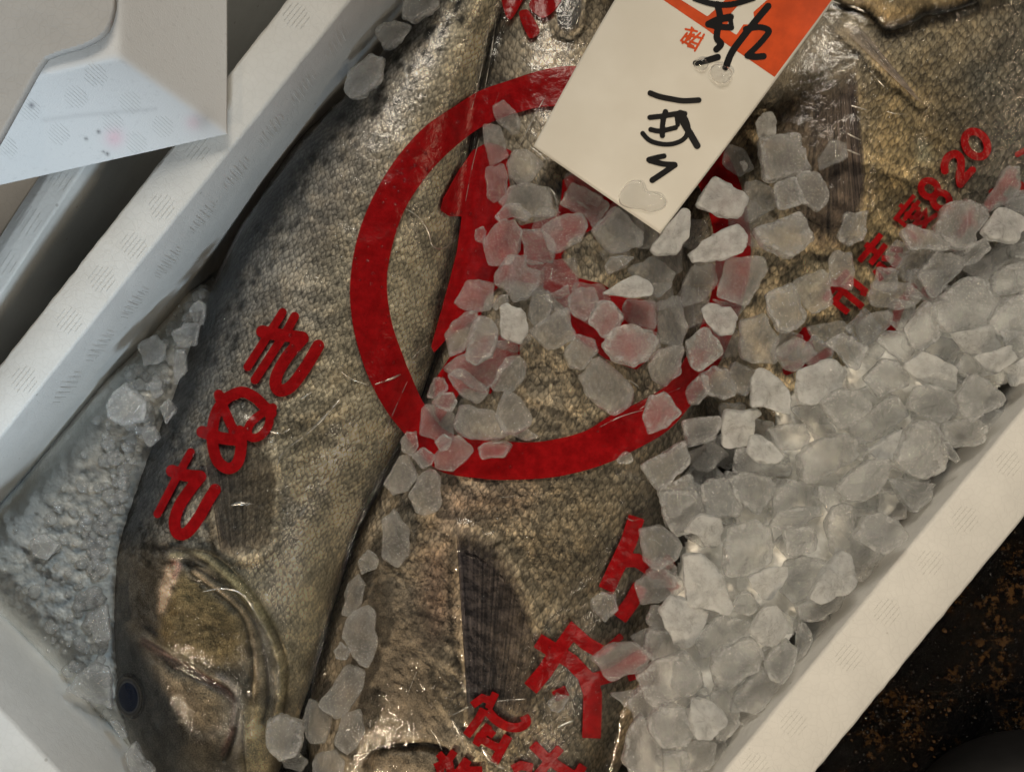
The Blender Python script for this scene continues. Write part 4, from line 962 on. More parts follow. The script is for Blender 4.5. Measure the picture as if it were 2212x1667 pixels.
# bright folds in the film
def crease(pts, w=1.6):
    c = SM(pts, 7); s = on_surface(FZ, c, .00035); n_ = len(s); V, Fc = [], []
    for i in range(n_):
        t_ = s[min(i + 1, n_ - 1)] - s[max(i - 1, 0)]; t_ /= max(np.linalg.norm(t_), 1e-9); side = np.cross(t_, [0, 0, 1.]); side /= max(np.linalg.norm(side), 1e-9)
        k_ = math.sin(math.pi * (i + .3) / (n_ - .4)) ** .5 * w * .0002 * random.uniform(.75, 1.25)
        for a in np.linspace(0, math.pi, 7): V.append(s[i] + side * math.cos(a) * k_ + np.array([0, 0, 1.]) * math.sin(a) * k_ * 1.1)
    for i in range(n_ - 1):
        for k in range(6): Fc.append((i * 7 + k, i * 7 + k + 1, (i + 1) * 7 + k + 1, (i + 1) * 7 + k))
    return V, Fc
CR = [([(734, 863), (700, 902), (660, 940)], 3.2), ([(660, 940), (630, 962), (606, 985), (599, 1010)], 2.0), ([(627, 926), (605, 936), (582, 931)], 2.2), ([(667, 1088), (650, 1110), (630, 1138)], 2.4), ([(676, 845), (665, 852), (650, 862)], 2.6),
      ([(737, 803), (760, 818), (796, 832)], 2.0), ([(924, 746), (905, 760), (890, 775)], 3.0), ([(880, 823), (850, 890), (822, 960)], 1.5), ([(875, 450), (905, 470), (925, 500), (935, 532), (958, 536), (985, 518)], 1.8),
      ([(500, 1091), (520, 1087), (546, 1088)], 4.5), ([(1348, 820), (1362, 824), (1380, 836)], 3.2), ([(976, 1552), (990, 1580), (1009, 1628)], 2.4), ([(930, 1575), (945, 1595), (955, 1620)], 1.8), ([(1074, 1514), (1100, 1511), (1135, 1509)], 1.6),
      ([(975, 1545), (1000, 1532), (1012, 1526)], 2.4), ([(1205, 1570), (1222, 1562), (1240, 1555)], 2.6), ([(437, 1278), (473, 1271), (510, 1276), (535, 1295), (548, 1316)], 2.2), ([(525, 1283), (540, 1300), (548, 1318)], 4.0), ([(1352, 1117), (1366, 1124), (1382, 1120)], 2.0),
      ([(1040, 1612), (1060, 1640), (1090, 1660)], 6.0), ([(1075, 1075), (1120, 1070)], 0.7), ([(1290, 925), (1340, 900), (1390, 885)], 1.3), ([(1380, 885), (1420, 860), (1475, 835)], 1.2), ([(810, 830), (840, 820), (866, 808)], 3.0),
      ([(1790, 127), (1812, 124), (1836, 127)], 2.0), ([(1878, 153), (1892, 168), (1910, 188)], 2.6), ([(1838, 228), (1855, 233), (1873, 238)], 2.0), ([(1830, 288), (1845, 296), (1860, 303)], 1.5), ([(1826, 322), (1845, 330), (1858, 335)], 1.5), ([(1915, 241), (1935, 246), (1962, 247)], 2.0), ([(1830, 12), (1850, 18), (1870, 28)], 3.2), ([(1795, 2), (1815, 10)], 2.8),
      ([(1055, 60), (1040, 150), (1018, 240)], 1.2), ([(1072, 40), (1060, 120), (1046, 200)], 1.1), ([(1035, 300), (1018, 370), (1005, 440)], 1.4), ([(1120, 320), (1150, 260), (1180, 205)], 1.4), ([(1078, 200), (1070, 225)], 1.6), ([(1185, 405), (1200, 425), (1205, 460)], 4.0), ([(1232, 434), (1255, 440), (1275, 455)], 1.5), ([(1146, 318), (1165, 332), (1180, 345)], 3.0), ([(880, 1500), (900, 1450)], .8), ([(800, 1560), (795, 1600), (790, 1630)], 2.6)]
cv, cf = [], []
for pts, w in CR:
    v_, f_ = crease(pts, w); child_of_empty(mesh('crease', v_, f_, CREASE), sheet)

# tiny beads of water on the film
bv_, bf_ = [], []
def bead(c, r, h):
    i0 = len(bv_); n_ = 7
    bv_.append(c + np.array([0, 0, h]))
    for q, hh in ((.6, .78), (1.0, 0.0)):
        for k in range(n_): a = 2 * math.pi * k / n_; bv_.append(c + np.array([r * q * math.cos(a), r * q * math.sin(a), h * hh]))
    for k in range(n_):
        bf_.append((i0, i0 + 1 + k, i0 + 1 + (k + 1) % n_)); bf_.append((i0 + 1 + k, i0 + 1 + n_ + k, i0 + 1 + n_ + (k + 1) % n_, i0 + 1 + (k + 1) % n_))
clus = [((830, 560), 90), ((700, 800), 60), ((660, 1050), 60), ((520, 1270), 70), ((980, 480), 50), ((1020, 1480), 60), ((1150, 1560), 90), ((1950, 240), 120), ((2000, 110), 90), ((880, 380), 80), ((1180, 440), 60), ((970, 1500), 40), ((1000, 60), 120), ((760, 300), 120), ((1290, 1480), 60), ((1120, 1080), 120), ((900, 1150), 80), ((560, 1000), 120), ((620, 1150), 60), ((480, 1450), 90)]
pts = []
for (c, r) in clus:
    for _ in range(62): pts.append((c[0] + random.gauss(0, r * .6), c[1] + random.gauss(0, r * .6)))
for _ in range(700): pts.append((random.uniform(300, 2200), random.uniform(0, 1667)))
sp = on_surface(FZ, np.array(pts), .0001)
oki = inside(sp[:, :2], Iin)
for c, ok in zip(sp, oki):
    if not ok: continue
    r = random.choice([.0003, .0004, .0006, .0009]); bead(c, r * random.uniform(.7, 1.2), r * random.uniform(.5, .9))
def m_water():
    b = NB('water_bead'); gl = b.n('ShaderNodeBsdfGlossy'); gl.inputs['Roughness'].default_value = .06
    tr = b.n('ShaderNodeBsdfTransparent'); fr = b.t.nodes.new('ShaderNodeFresnel'); fr.inputs[0].default_value = 1.33
    return b.finish(b.mixsh(b.math('ADD', fr.outputs[0], .06), tr.outputs[0], gl.outputs[0]))
tag(mesh('water_beads', bv_, bf_, m_water()), 'tiny glinting water beads scattered over the clear film', 'water beads', kind='stuff')

# ------------------------------------------------------------------ paper tag
TB0, TB1, TT0, TT1 = np.array([1152., 317.]), np.array([1426., 505.]), np.array([1392., -106.]), np.array([1884., -117.])
updir = np.array([.55, -.835])
def tz(px):
    a = (np.asarray(px, float) - TB0) @ updir
    b_ = (np.asarray(px, float) - TB0) @ np.array([.835, .55]) / 332
    return -.0305 + .000042 * a + .0030 * (1 - (2 * b_ - 1) ** 2) + .0006 * np.sin(a * .018 + b_ * 2)
def tagU(V, lift=0.0):
    V = np.asarray(V, float); return U(V[:, 0], V[:, 1], tz(V) + lift)
n_ = 60
s, t = np.meshgrid(np.linspace(0, 1, n_), np.linspace(0, 1, n_), indexing='ij')
q = ((1 - s) * (1 - t))[..., None] * TB0 + (s * (1 - t))[..., None] * TB1 + ((1 - s) * t)[..., None] * TT0 + (s * t)[..., None] * TT1
q += ((4 * t * (1 - t))[..., None]) * ((1 - s)[..., None] * np.array([-3, -4]) + s[..., None] * np.array([4, 3]))
fc = np.array([[i * n_ + j, (i + 1) * n_ + j, (i + 1) * n_ + j + 1, i * n_ + j + 1] for i in range(n_ - 1) for j in range(n_ - 1)])
card = empty('paper_tag', tuple(tagU([(1400, 300)])[0]), 'white and orange paper tag with black brush writing lying on the film', 'tag')
def paper():
    b = NB('white_tag_paper'); g = b.geo(); f = b.noise(2600, 3, .6, g)
    c = b.mix(b.ramp(b.noise(35, 3, .6, g), .35, .75), (.66, .645, .585, 1), (.71, .70, .645, 1))
    return b.finish(b.bsdf(Base_Color=c, Roughness=.45, Normal=b.bump(f, .15, .0003), Specular_IOR_Level=.35).outputs[0])
cd = mesh('card', tagU(q.reshape(-1, 2)), fc, paper()); child_of_empty(cd, card)
sm = cd.modifiers.new('thickness', 'SOLIDIFY'); sm.thickness = .0005; sm.offset = -1
ORG = m_simple('orange_print', (.62, .075, .012), .4); BLK = m_simple('black_marker', (.008, .008, .009), .35)
T2 = lambda *l: [(1097.2 + .33356 * x, .33356 * y) for x, y in l]
qs = .33356
def on_tag(name, mat, strokes=(), polys=(), step=2.2, lift=.0002, rough=0.0):
    V, F = shape_mesh(strokes, polys, step, rough); o = mesh(name, tagU(V, lift), F, mat); child_of_empty(o, card); return o
on_tag('orange_border', ORG, polys=[T2((1005, 0), (870, -80), (960, -80), (1120, 0), (1292, 108), (1345, 60), (1450, -40), (1560, -40), (1430, 105), (1420, 190), (1480, 228), (1525, 160), (1600, 160), (1590, 80), (1680, 0), (1760, -120), (2180, -120), (2098, 0), (1727, 500), (1380, 262), (1292, 195))], lift=.00012, step=2.4)
on_tag('printed_character', ORG, [(T2(*a), 13 * qs) for a in [((1270, 225), (1210, 330)), ((1245, 215), (1165, 290)), ((1260, 250), (1190, 235)), ((1235, 290), (1180, 270)), ((1200, 190), (1150, 265)), ((1225, 205), (1150, 190)), ((1180, 250), (1130, 280)), ((1140, 240), (1205, 225)), ((1130, 270), (1200, 300)), ((1190, 180), (1185, 240)), ((1165, 300), (1215, 315)), ((1160, 215), (1120, 265))]], step=1.5)
sw = lambda l, w: (SM(T2(*l), 6), w * qs)
on_tag('brush_writing', BLK, [sw([(922, 605), (985, 628), (1070, 645), (1140, 655), (1235, 650)], 36)], step=1.8, lift=.0003)
on_tag('brush_writing', BLK, [sw([(920, 762), (1010, 752), (1110, 735), (1145, 738)], 34), sw([(1020, 725), (1002, 800), (1000, 880)], 34), sw([(925, 840), (985, 850), (1085, 828)], 32), sw([(1092, 748), (1100, 810)], 28), sw([(1115, 735), (1140, 800), (1185, 875), (1225, 945)], 44), sw([(872, 865), (920, 912), (1000, 935), (1080, 930), (1145, 895), (1168, 830), (1150, 768)], 30)], step=1.8, lift=.0003)
on_tag('brush_writing', BLK, [sw([(1010, 1012), (960, 1022), (912, 1035)], 34), sw([(918, 1040), (1000, 1062), (1080, 1068)], 36), sw([(1080, 1070), (1010, 1118), (935, 1168)], 38)], step=1.8, lift=.0003)
on_tag('brush_writing', BLK, [sw([(1218, 412), (1300, 390), (1358, 372)], 42), sw([(1685, 42), (1610, 130), (1530, 230), (1450, 340), (1412, 435)], 44), sw([(1540, 190), (1630, 178), (1690, 200), (1660, 250), (1605, 310), (1560, 352)], 38), sw([(1552, 362), (1600, 370), (1655, 366)], 42), sw([(1355, 30), (1372, 110), (1352, 240), (1380, 285), (1350, 322)], 42), sw([(1300, 158), (1360, 130), (1440, 112)], 46), sw([(1300, 160), (1370, 175), (1445, 180)], 40), sw([(1438, 105), (1448, 180)], 30), sw([(1210, -8), (1330, 28), (1450, 30), (1590, -10)], 38)], step=1.8, lift=.0003)
# water drops resting on the tag
def drop_mat():
    b = NB('clear_water'); gl = b.bsdf(Base_Color=(1, 1, 1, 1), Roughness=.02, IOR=1.33, Transmission_Weight=1.0)
    tr = b.n('ShaderNodeBsdfTransparent'); return b.finish(b.mixsh(.3, gl.outputs[0], tr.outputs[0]))
DROP = drop_mat()
def drop(poly, h, label):
    c = SM(poly, 6, True); ce = c.mean(0); nr_ = 10; V = []; n_ = len(c); Fc = []
    for r in range(nr_ + 1):
        q_ = r / nr_; p_ = ce + (c - ce) * q_; w_ = tagU(p_, .0003); w_[:, 2] += h * math.sqrt(max(0, 1 - q_ ** 2)); V.append(w_)
    w_ = tagU(c, .00025); V.append(w_)
    V = np.concatenate(V)
    for r in range(nr_ + 1):
        for k in range(n_): Fc.append((r * n_ + k, (r + 1) * n_ + k, (r + 1) * n_ + (k + 1) % n_, r * n_ + (k + 1) % n_))
    tag(mesh('water_drop', V, Fc, DROP), label, 'water drop', 'water drops on the paper tag')
drop(T2((1200, 425), (1225, 385), (1275, 380), (1300, 420), (1280, 455), (1240, 462)), .0022, 'small water drop covering the end of a short black stroke on the tag')
drop(T2((1300, 480), (1330, 420), (1400, 420), (1455, 465), (1445, 520), (1390, 552), (1330, 530)), .0030, 'round water drop below the long black stroke near the orange print')
drop(T2((720, 1260), (780, 1180), (860, 1170), (900, 1240), (980, 1255), (1030, 1300), (1010, 1350), (930, 1378), (860, 1360), (780, 1350), (725, 1320)), .0020, 'wide flat water drop near the lowest corner of the tag')
# ------------------------------------------------------------------ ice pieces, each its own object
FR = {'A': (737.3, 0, .3335), 'A2': (1097.2, 0, .33356), 'B': (1474.7, 0, .3335), 'R': (1609.3, 219.5, .2725), 'D': (1474.7, 555.9, .3335), 'E': (1474.7, 1111.1, .3335),
      'K': (914.4, 1060.7, .3638), 'C': (737.3, 555.9, .3335), 'V': (0, 0, 1.0), 'S': (585.2, 1082.6, .3507)}
ICES = [
 ('A', 0, 'm', (985,690),(1050,645),(1160,780),(1150,860),(1110,865),(1010,790)), ('A', 0, 'm', (925,820),(1030,815),(1080,1010),(1000,1060),(965,1080),(930,950)),
 ('A', 0, 't', (945,1085),(1045,1065),(1080,1150),(1060,1270),(985,1315),(950,1270),(935,1160)), ('A', 1, 'm', (1075,1050),(1120,990),(1200,970),(1300,1070),(1240,1160),(1150,1190),(1090,1140)),
 ('A', 0, 't', (1085,1220),(1190,1185),(1350,1220),(1370,1400),(1200,1400),(1030,1310)), ('A', 1, 'c', (1000,1400),(1060,1335),(1150,1325),(1225,1400),(1195,1435),(1120,1405),(1020,1430)),
 ('A', 1, 'c', (870,1490),(920,1465),(945,1500),(910,1560),(875,1550)), ('A', 1, 'm', (1010,1450),(1120,1410),(1165,1500),(1150,1620),(1090,1700),(960,1720),(915,1560)),
 ('A', 0, 't', (1165,1490),(1290,1480),(1390,1590),(1370,1700),(1200,1700)), ('A', 1, 't', (1300,1480),(1410,1400),(1560,1385),(1590,1460),(1540,1570),(1360,1635)),
 ('A', 1, 'm', (1620,1495),(1780,1340),(1940,1490),(1945,1590),(1750,1640)), ('A', 0, 't', (1420,1330),(1500,1190),(1740,1310),(1640,1490),(1580,1390)),
 ('A2', 2, 'f', (930,1610),(1000,1510),(1120,1360),(1165,1380),(1170,1540),(1090,1640),(960,1640)), ('A2', 0, 'm', (860,1390),(980,1500),(930,1610),(840,1600),(830,1450)),
 ('A2', 2, 'f', (1220,1330),(1330,1160),(1390,1180),(1550,1275),(1500,1410),(1380,1390)), ('V', 2, 'f', (1493,545),(1545,505),(1590,487),(1607,510),(1600,545),(1560,560),(1500,565)),
 ('A2', 0, 't', (1380,1060),(1420,950),(1530,960),(1590,1090),(1500,1140)), ('A2', 1, 'f', (1610,800),(1650,745),(1700,735),(1735,790),(1725,880),(1670,905),(1625,880)),
 ('A2', 1, 'f', (1500,1050),(1530,1040),(1555,1090),(1530,1110)), ('B', 0, 'm', (495,900),(740,870),(820,1110),(540,1175)), ('B', 0, 't', (880,1030),(960,910),(1060,930),(1065,1020),(890,1100)),
 ('B', 1, 'm', (595,1190),(730,1150),(770,1320),(620,1360),(600,1300)), ('B', 1, 'c', (720,1160),(790,1110),(880,1130),(945,1250),(930,1330),(880,1370),(770,1310)), ('B', 0, 'm', (400,1180),(580,1200),(610,1330),(440,1440),(410,1420)),
 ('B', 1, 'm', (465,1480),(760,1380),(850,1550),(690,1667),(520,1590)), ('B', 0, 'c', (1010,1500),(1050,1390),(1190,1380),(1170,1550),(1080,1590),(1010,1550)),
 ('R', 1, 't', (670,1250),(700,1190),(840,1190),(870,1340),(850,1480),(690,1450)), ('R', 0, 't', (1100,1230),(1200,1100),(1310,1160),(1200,1330)), ('R', 1, 'm', (1250,1030),(1320,975),(1440,1020),(1600,1090),(1590,1180),(1310,1160)),
 ('R', 0, 't', (1220,1300),(1330,1160),(1550,1180),(1480,1250),(1270,1430)), ('R', 1, 'm', (1510,1000),(1600,830),(1740,780),(1860,830),(1930,900),(1800,1060),(1830,1110),(1740,1170),(1620,1140)),
 ('R', 1, 'm', (1380,1360),(1530,1190),(1700,1230),(1720,1300),(1490,1565)), ('R', 1, 't', (970,1540),(1030,1430),(1300,1450),(1390,1520),(1380,1570),(1300,1640),(1000,1620)), ('R', 2, 'm', (1730,1250),(1790,1140),(1900,1080),(1940,1160),(1860,1270),(1740,1300)),
 ('R', 2, 'f', (1880,1030),(1990,860),(2080,850),(2240,950),(2150,1120),(1930,1080)), ('R', 1, 't', (1890,830),(2060,530),(2160,520),(2180,680),(2100,800),(1950,860)), ('R', 0, 'm', (2090,830),(2120,760),(2260,760),(2260,900)),
 ('R', 2, 'm', (1960,1490),(1960,1370),(2120,1300),(2250,1240),(2250,1480),(2100,1520),(2000,1530)), ('R', 1, 't', (1720,1320),(1900,1240),(2050,1160),(2100,1260),(1950,1350),(1900,1440)),
 ('D', 2, 'm', (1610,310),(1840,125),(1900,140),(2040,300),(1960,440),(1730,490),(1640,420)), ('R', 1, 'm', (2100,1150),(2250,1100),(2250,1240),(2110,1230)),
 ('D', 1, 'm', (0,180),(60,70),(190,50),(215,180),(150,260),(0,320)), ('D', 1, 'm', (290,10),(530,0),(540,90),(480,190),(420,310),(230,250)), ('D', 0, 't', (190,270),(420,320),(330,400)), ('D', 2, 'f', (125,330),(210,305),(300,325),(350,390),(310,490),(240,500),(160,430)),
 ('D', 2, 'm', (20,540),(140,460),(220,520),(265,620),(110,740),(60,700)), ('D', 1, 't', (600,600),(740,510),(870,620),(720,740),(660,720)), ('D', 0, 't', (810,450),(1030,410),(1090,480),(920,570),(850,520)), ('D', 2, 'm', (930,560),(1030,485),(1195,590),(1110,730),(1050,690),(1010,620)),
 ('D', 1, 'm', (370,420),(530,370),(610,540),(590,680),(450,680),(375,630)), ('D', 1, 'm', (530,240),(700,180),(800,380),(790,420),(680,480),(620,460),(560,350)), ('D', 1, 't', (720,150),(900,80),(950,130),(955,300),(830,370),(770,260)),
 ('D', 3, 'm', (1435,460),(1570,290),(1620,330),(1655,510),(1560,600),(1480,570)), ('D', 2, 'c', (1260,545),(1340,470),(1440,490),(1500,600),(1440,680),(1380,640)), ('D', 1, 't', (1130,440),(1250,350),(1370,370),(1340,440),(1260,530),(1310,590),(1270,660),(1190,620)),
 ('D', 2, 'f', (1730,500),(2000,450),(2060,580),(1940,640),(1830,600)), ('D', 2, 'm', (1980,420),(2100,270),(2260,230),(2260,480),(2100,540)), ('D', 2, 'f', (1440,710),(1540,620),(1630,660),(1760,720),(1760,850),(1700,860),(1520,790)), ('D', 1, 'm', (1530,600),(1660,510),(1750,540),(1800,590),(1700,660)),
 ('D', 1, 'm', (1750,730),(1810,620),(1950,640),(2060,740),(1900,790)), ('D', 3, 'f', (1900,640),(2100,580),(2150,650),(2050,750),(1970,720)), ('D', 2, 'm', (1175,780),(1300,660),(1390,670),(1470,780),(1440,830),(1270,905)), ('D', 2, 'f', (740,740),(900,680),(980,670),(1050,740),(1020,840),(860,940),(750,935)),
 ('D', 3, 'm', (890,940),(1000,860),(1150,870),(1215,960),(1080,1110),(1000,1090)), ('D', 2, 'f', (445,960),(450,780),(490,730),(550,740),(690,860),(690,1010),(560,970)), ('D', 2, 'c', (115,760),(190,710),(280,720),(350,820),(340,890),(260,915),(160,880)), ('D', 2, 'c', (20,860),(90,780),(160,770),(170,870),(110,950),(50,940)),
 ('D', 2, 'm', (1460,970),(1500,830),(1600,840),(1760,880),(1790,1000),(1700,1060),(1630,1060)), ('D', 3, 'm', (1790,870),(1880,760),(2020,850),(2070,930),(1880,1050),(1800,1000)), ('D', 1, 'm', (690,980),(870,930),(930,1020),(1000,1130),(870,1190),(820,1090)), ('D', 1, 'm', (1080,1100),(1300,930),(1380,900),(1460,1020),(1400,1060),(1220,1200),(1150,1190)),
 ('D', 2, 'm', (0,1060),(230,1020),(245,1090),(190,1190),(30,1230)), ('D', 2, 'f', (255,1090),(290,990),(380,1000),(480,985),(505,1020),(450,1060),(460,1140),(420,1220),(280,1220)), ('D', 3, 'c', (555,1110),(720,1075),(790,1080),(820,1150),(770,1230),(640,1250)), ('D', 3, 'f', (415,1250),(450,1160),(510,1150),(590,1220),(650,1290),(590,1330),(480,1320)),
 ('D', 1, 'm', (325,1390),(350,1250),(430,1240),(520,1330),(700,1340),(680,1410),(430,1410)), ('D', 2, 'm', (740,1290),(840,1200),(1040,1140),(1110,1190),(1130,1290),(1050,1340),(860,1450),(790,1450)), ('D', 3, 'f', (1195,1260),(1300,1180),(1420,1115),(1440,1150),(1370,1300),(1290,1305)),
 ('D', 2, 'm', (1370,1330),(1420,1190),(1480,1070),(1620,1070),(1690,1220),(1690,1370),(1600,1425),(1480,1400)), ('D', 2, 'm', (1680,1070),(1900,1040),(1955,1090),(1950,1200),(1760,1230),(1700,1190)), ('D', 3, 'c', (1675,1200),(1720,1190),(1800,1310),(1770,1325),(1710,1290)), ('D', 1, 'm', (1120,1200),(1160,1190),(1200,1250),(1160,1320),(1130,1310)),
 ('D', 3, 'm', (1000,1500),(1080,1400),(1210,1310),(1330,1310),(1330,1440),(1250,1530),(1130,1580),(1070,1560)), ('D', 1, 'm', (1330,1440),(1450,1440),(1640,1470),(1600,1560),(1490,1650),(1440,1590)), ('D', 2, 'm', (295,1420),(440,1390),(560,1430),(600,1500),(520,1620),(480,1650),(360,1570)), ('D', 2, 'm', (120,1490),(180,1440),(290,1440),(380,1600),(350,1667),(150,1667)),
 ('D', 1, 't', (30,1270),(190,1190),(290,1280),(150,1390),(60,1350)), ('D', 1, 'm', (600,1500),(690,1440),(830,1460),(890,1560),(860,1667),(600,1667)), ('D', 2, 'm', (885,1480),(1000,1500),(1080,1590),(1150,1667),(960,1667),(900,1580)),
 ('E', 3, 'f', (15,110),(80,20),(130,0),(240,30),(260,110),(210,220),(140,200),(110,130)), ('E', 2, 'm', (275,250),(290,90),(470,45),(560,90),(600,210),(560,310),(430,390),(270,390)), ('E', 2, 'm', (570,80),(620,-20),(860,-60),(870,0),(740,70),(640,90)), ('E', 3, 'm', (650,95),(820,70),(880,160),(850,230),(680,270)),
 ('E', 1, 'm', (920,100),(960,-50),(1080,-60),(1110,120),(1240,220),(1270,270),(1180,425),(1100,420),(990,260)), ('E', 3, 'm', (1110,140),(1180,20),(1280,-10),(1380,40),(1435,140),(1400,200),(1290,240),(1220,220)), ('E', 2, 'f', (10,280),(130,270),(220,350),(320,590),(280,630),(150,600),(40,580)), ('E', 3, 'f', (430,410),(520,350),(660,340),(665,400),(570,530),(520,540),(470,470)),
 ('E', 1, 'm', (620,480),(680,310),(770,270),(960,320),(950,400),(850,500),(720,570)), ('E', 3, 'f', (820,520),(880,400),(1040,240),(1080,270),(1130,430),(1050,510),(900,555)), ('E', 1, 'm', (740,590),(820,560),(1050,520),(1010,610),(870,680),(770,680)), ('E', 2, 'm', (325,590),(375,495),(420,500),(500,590),(430,650),(350,630)),
 ('E', 3, 'f', (430,750),(500,620),(590,590),(680,680),(670,760),(590,840),(490,820)), ('E', 1, 'm', (70,800),(230,660),(420,690),(440,770),(300,830),(200,910),(140,930)), ('E', 2, 'm', (185,1010),(200,910),(430,790),(510,880),(500,1000),(330,1080),(290,1150),(240,1130)), ('E', 2, 'm', (525,970),(590,870),(680,810),(730,870),(720,960),(640,1080),(560,1050)),
 ('E', 1, 'm', (735,870),(760,690),(800,700),(840,800),(800,900),(740,950)), ('E', 1, 'm', (320,1270),(340,1170),(500,1000),(640,1090),(490,1275)), ('E', 2, 'm', (-60,960),(0,950),(80,1010),(120,1090),(90,1150),(0,1175),(-70,1120)), ('E', 3, 'f', (50,1320),(70,1200),(200,1220),(290,1330),(270,1370),(170,1450),(90,1430)),
 ('E', 1, 'm', (180,1180),(260,1120),(360,1250),(360,1350),(270,1450),(210,1450)), ('E', 1, 'm', (-30,1260),(50,1260),(80,1400),(0,1470),(-40,1400)), ('E', 1, 'm', (0,1480),(100,1460),(210,1480),(200,1600),(120,1667),(0,1667)), ('E', 0, 'm', (70,1110),(220,1110),(180,1170),(100,1170)), ('E', 0, 'm', (640,620),(740,690),(720,770),(660,790)),
 ('K', 1, 'm', (1400,0),(1560,0),(1660,20),(1650,150),(1580,240),(1500,260),(1430,170)), ('K', 1, 't', (1285,230),(1400,200),(1470,250),(1540,330),(1510,400),(1390,460),(1310,410)), ('K', 1, 't', (1260,540),(1400,450),(1530,520),(1560,560),(1430,650),(1300,670)), ('K', 2, 'f', (1400,700),(1480,630),(1560,650),(1700,720),(1620,860),(1550,930),(1490,880)),
 ('K', 0, 'c', (1000,640),(1060,600),(1140,610),(1150,700),(1080,770),(1010,700)), ('K', 1, 't', (1010,990),(1120,900),(1250,900),(1340,960),(1310,1060),(1110,1120)), ('K', 2, 'm', (1270,1110),(1400,1000),(1560,950),(1640,1080),(1650,1150),(1520,1230),(1370,1290)), ('K', 0, 't', (1230,860),(1370,790),(1450,870),(1370,960),(1290,930)),
 ('K', 0, 'c', (740,1250),(790,1200),(860,1220),(830,1290),(760,1310)), ('K', 2, 'm', (1340,1350),(1430,1280),(1540,1280),(1600,1400),(1550,1500),(1400,1500),(1350,1420)), ('K', 1, 'm', (1190,1600),(1210,1450),(1300,1330),(1400,1520),(1430,1600),(1400,1690),(1250,1690)), ('K', 2, 'm', (1430,1560),(1560,1540),(1580,1600),(1540,1690),(1430,1690)), ('K', 0, 't', (1110,1200),(1300,1170),(1370,1260),(1290,1330)),
 ('C', 1, 'm', (1000,100),(1090,0),(1200,-10),(1190,60),(1280,90),(1280,180),(1190,270),(1110,290),(1090,210),(1010,180)), ('C', 1, 'm', (740,290),(810,155),(980,170),(985,220),(960,340),(870,350),(780,320)), ('C', 2, 'c', (980,310),(1020,250),(1075,240),(1080,290),(1000,345)), ('C', 1, 'c', (680,500),(720,420),(800,370),(870,360),(880,400),(830,520),(800,600),(700,640)),
 ('C', 2, 'm', (810,650),(850,450),(890,390),(970,410),(1020,480),(1000,570),(970,640),(880,685)), ('C', 2, 'f', (1035,330),(1080,300),(1190,370),(1205,480),(1150,545),(1040,510)), ('C', 1, 'm', (1210,370),(1250,200),(1350,230),(1370,290),(1340,410),(1260,440)), ('C', 1, 't', (1220,480),(1370,370),(1460,330),(1510,510),(1430,570),(1340,595)), ('C', 1, 'm', (1470,250),(1560,190),(1640,200),(1670,290),(1580,410),(1500,370)),
 ('C', 2, 'm', (1600,420),(1680,280),(1750,290),(1830,380),(1760,510),(1700,510)), ('C', 2, 'm', (1700,570),(1760,470),(1850,445),(2000,480),(2035,550),(1990,650),(1880,705),(1770,660)), ('C', 0, 't', (1830,390),(1840,270),(2030,290),(2025,460),(1880,440)), ('C', 2, 'f', (1700,230),(1920,110),(2015,200),(2000,250),(1850,255)), ('C', 1, 'c', (1710,60),(1740,0),(1900,0),(1790,90),(1730,110)),
 ('C', 0, 'm', (1850,80),(2030,0),(2160,100),(2130,200),(2040,260)), ('C', 0, 'm', (2040,300),(2180,260),(2240,450),(2200,580),(2060,540)), ('C', 1, 't', (1450,620),(1520,500),(1640,540),(1655,610),(1560,720),(1480,700)), ('C', 1, 't', (1545,780),(1670,640),(1830,790),(1890,870),(1870,960),(1750,1010),(1600,900)), ('C', 1, 'm', (1990,700),(2060,600),(2211,580),(2190,740),(2100,835),(2020,800)),
 ('C', 1, 'm', (975,830),(1060,660),(1150,640),(1205,700),(1190,760),(1110,860),(1000,870)), ('C', 1, 'm', (690,770),(760,720),(830,750),(960,860),(930,900),(870,945),(760,880)), ('C', 1, 'c', (560,900),(600,780),(670,780),(690,850),(600,910)), ('C', 2, 'c', (590,940),(640,880),(720,880),(750,930),(710,1000),(640,980)), ('C', 0, 't', (510,1060),(540,950),(600,960),(740,1020),(720,1160),(660,1200),(520,1140)),
 ('C', 1, 't', (735,1090),(770,960),(850,970),(1000,1010),(1080,1150),(1010,1180),(800,1165)), ('C', 2, 't', (1000,1020),(1060,870),(1130,880),(1230,1020),(1220,1090),(1110,1150),(1040,1110)), ('C', 2, 'c', (385,1190),(420,1130),(480,1130),(500,1220),(460,1280),(400,1250)), ('C', 2, 'c', (465,1290),(530,1230),(610,1280),(590,1340),(520,1360)), ('C', 2, 'c', (610,1200),(660,1150),(710,1180),(690,1250),(640,1260)),
 ('C', 1, 't', (600,1290),(750,1150),(860,1250),(720,1390),(610,1360)), ('C', 1, 'c', (885,1230),(920,1200),(1060,1190),(1110,1220),(1050,1290),(920,1300)), ('C', 1, 't', (280,1470),(370,1290),(440,1280),(490,1420),(430,1500),(340,1530)), ('C', 1, 't', (440,1530),(500,1430),(590,1370),(640,1420),(650,1600),(560,1667),(480,1640)), ('C', 2, 'm', (1945,1040),(2000,900),(2090,875),(2200,1010),(2100,1090),(2000,1140)),
 ('C', 0, 't', (1780,1310),(1840,1250),(1880,1270),(1890,1320),(1800,1340)), ('C', 1, 'm', (1940,1350),(2211,1190),(2260,1330),(2060,1510),(1990,1430)), ('C', 1, 'm', (2050,1510),(2250,1400),(2300,1560),(2150,1700)), ('C', 0, 't', (1080,1140),(1190,1100),(1280,1160),(1200,1190)), ('C', 0, 't', (660,720),(900,560),(1130,540),(1130,640),(970,830),(900,860)), ('C', 0, 't', (1320,260),(1470,180),(1480,290),(1440,380),(1380,330)),
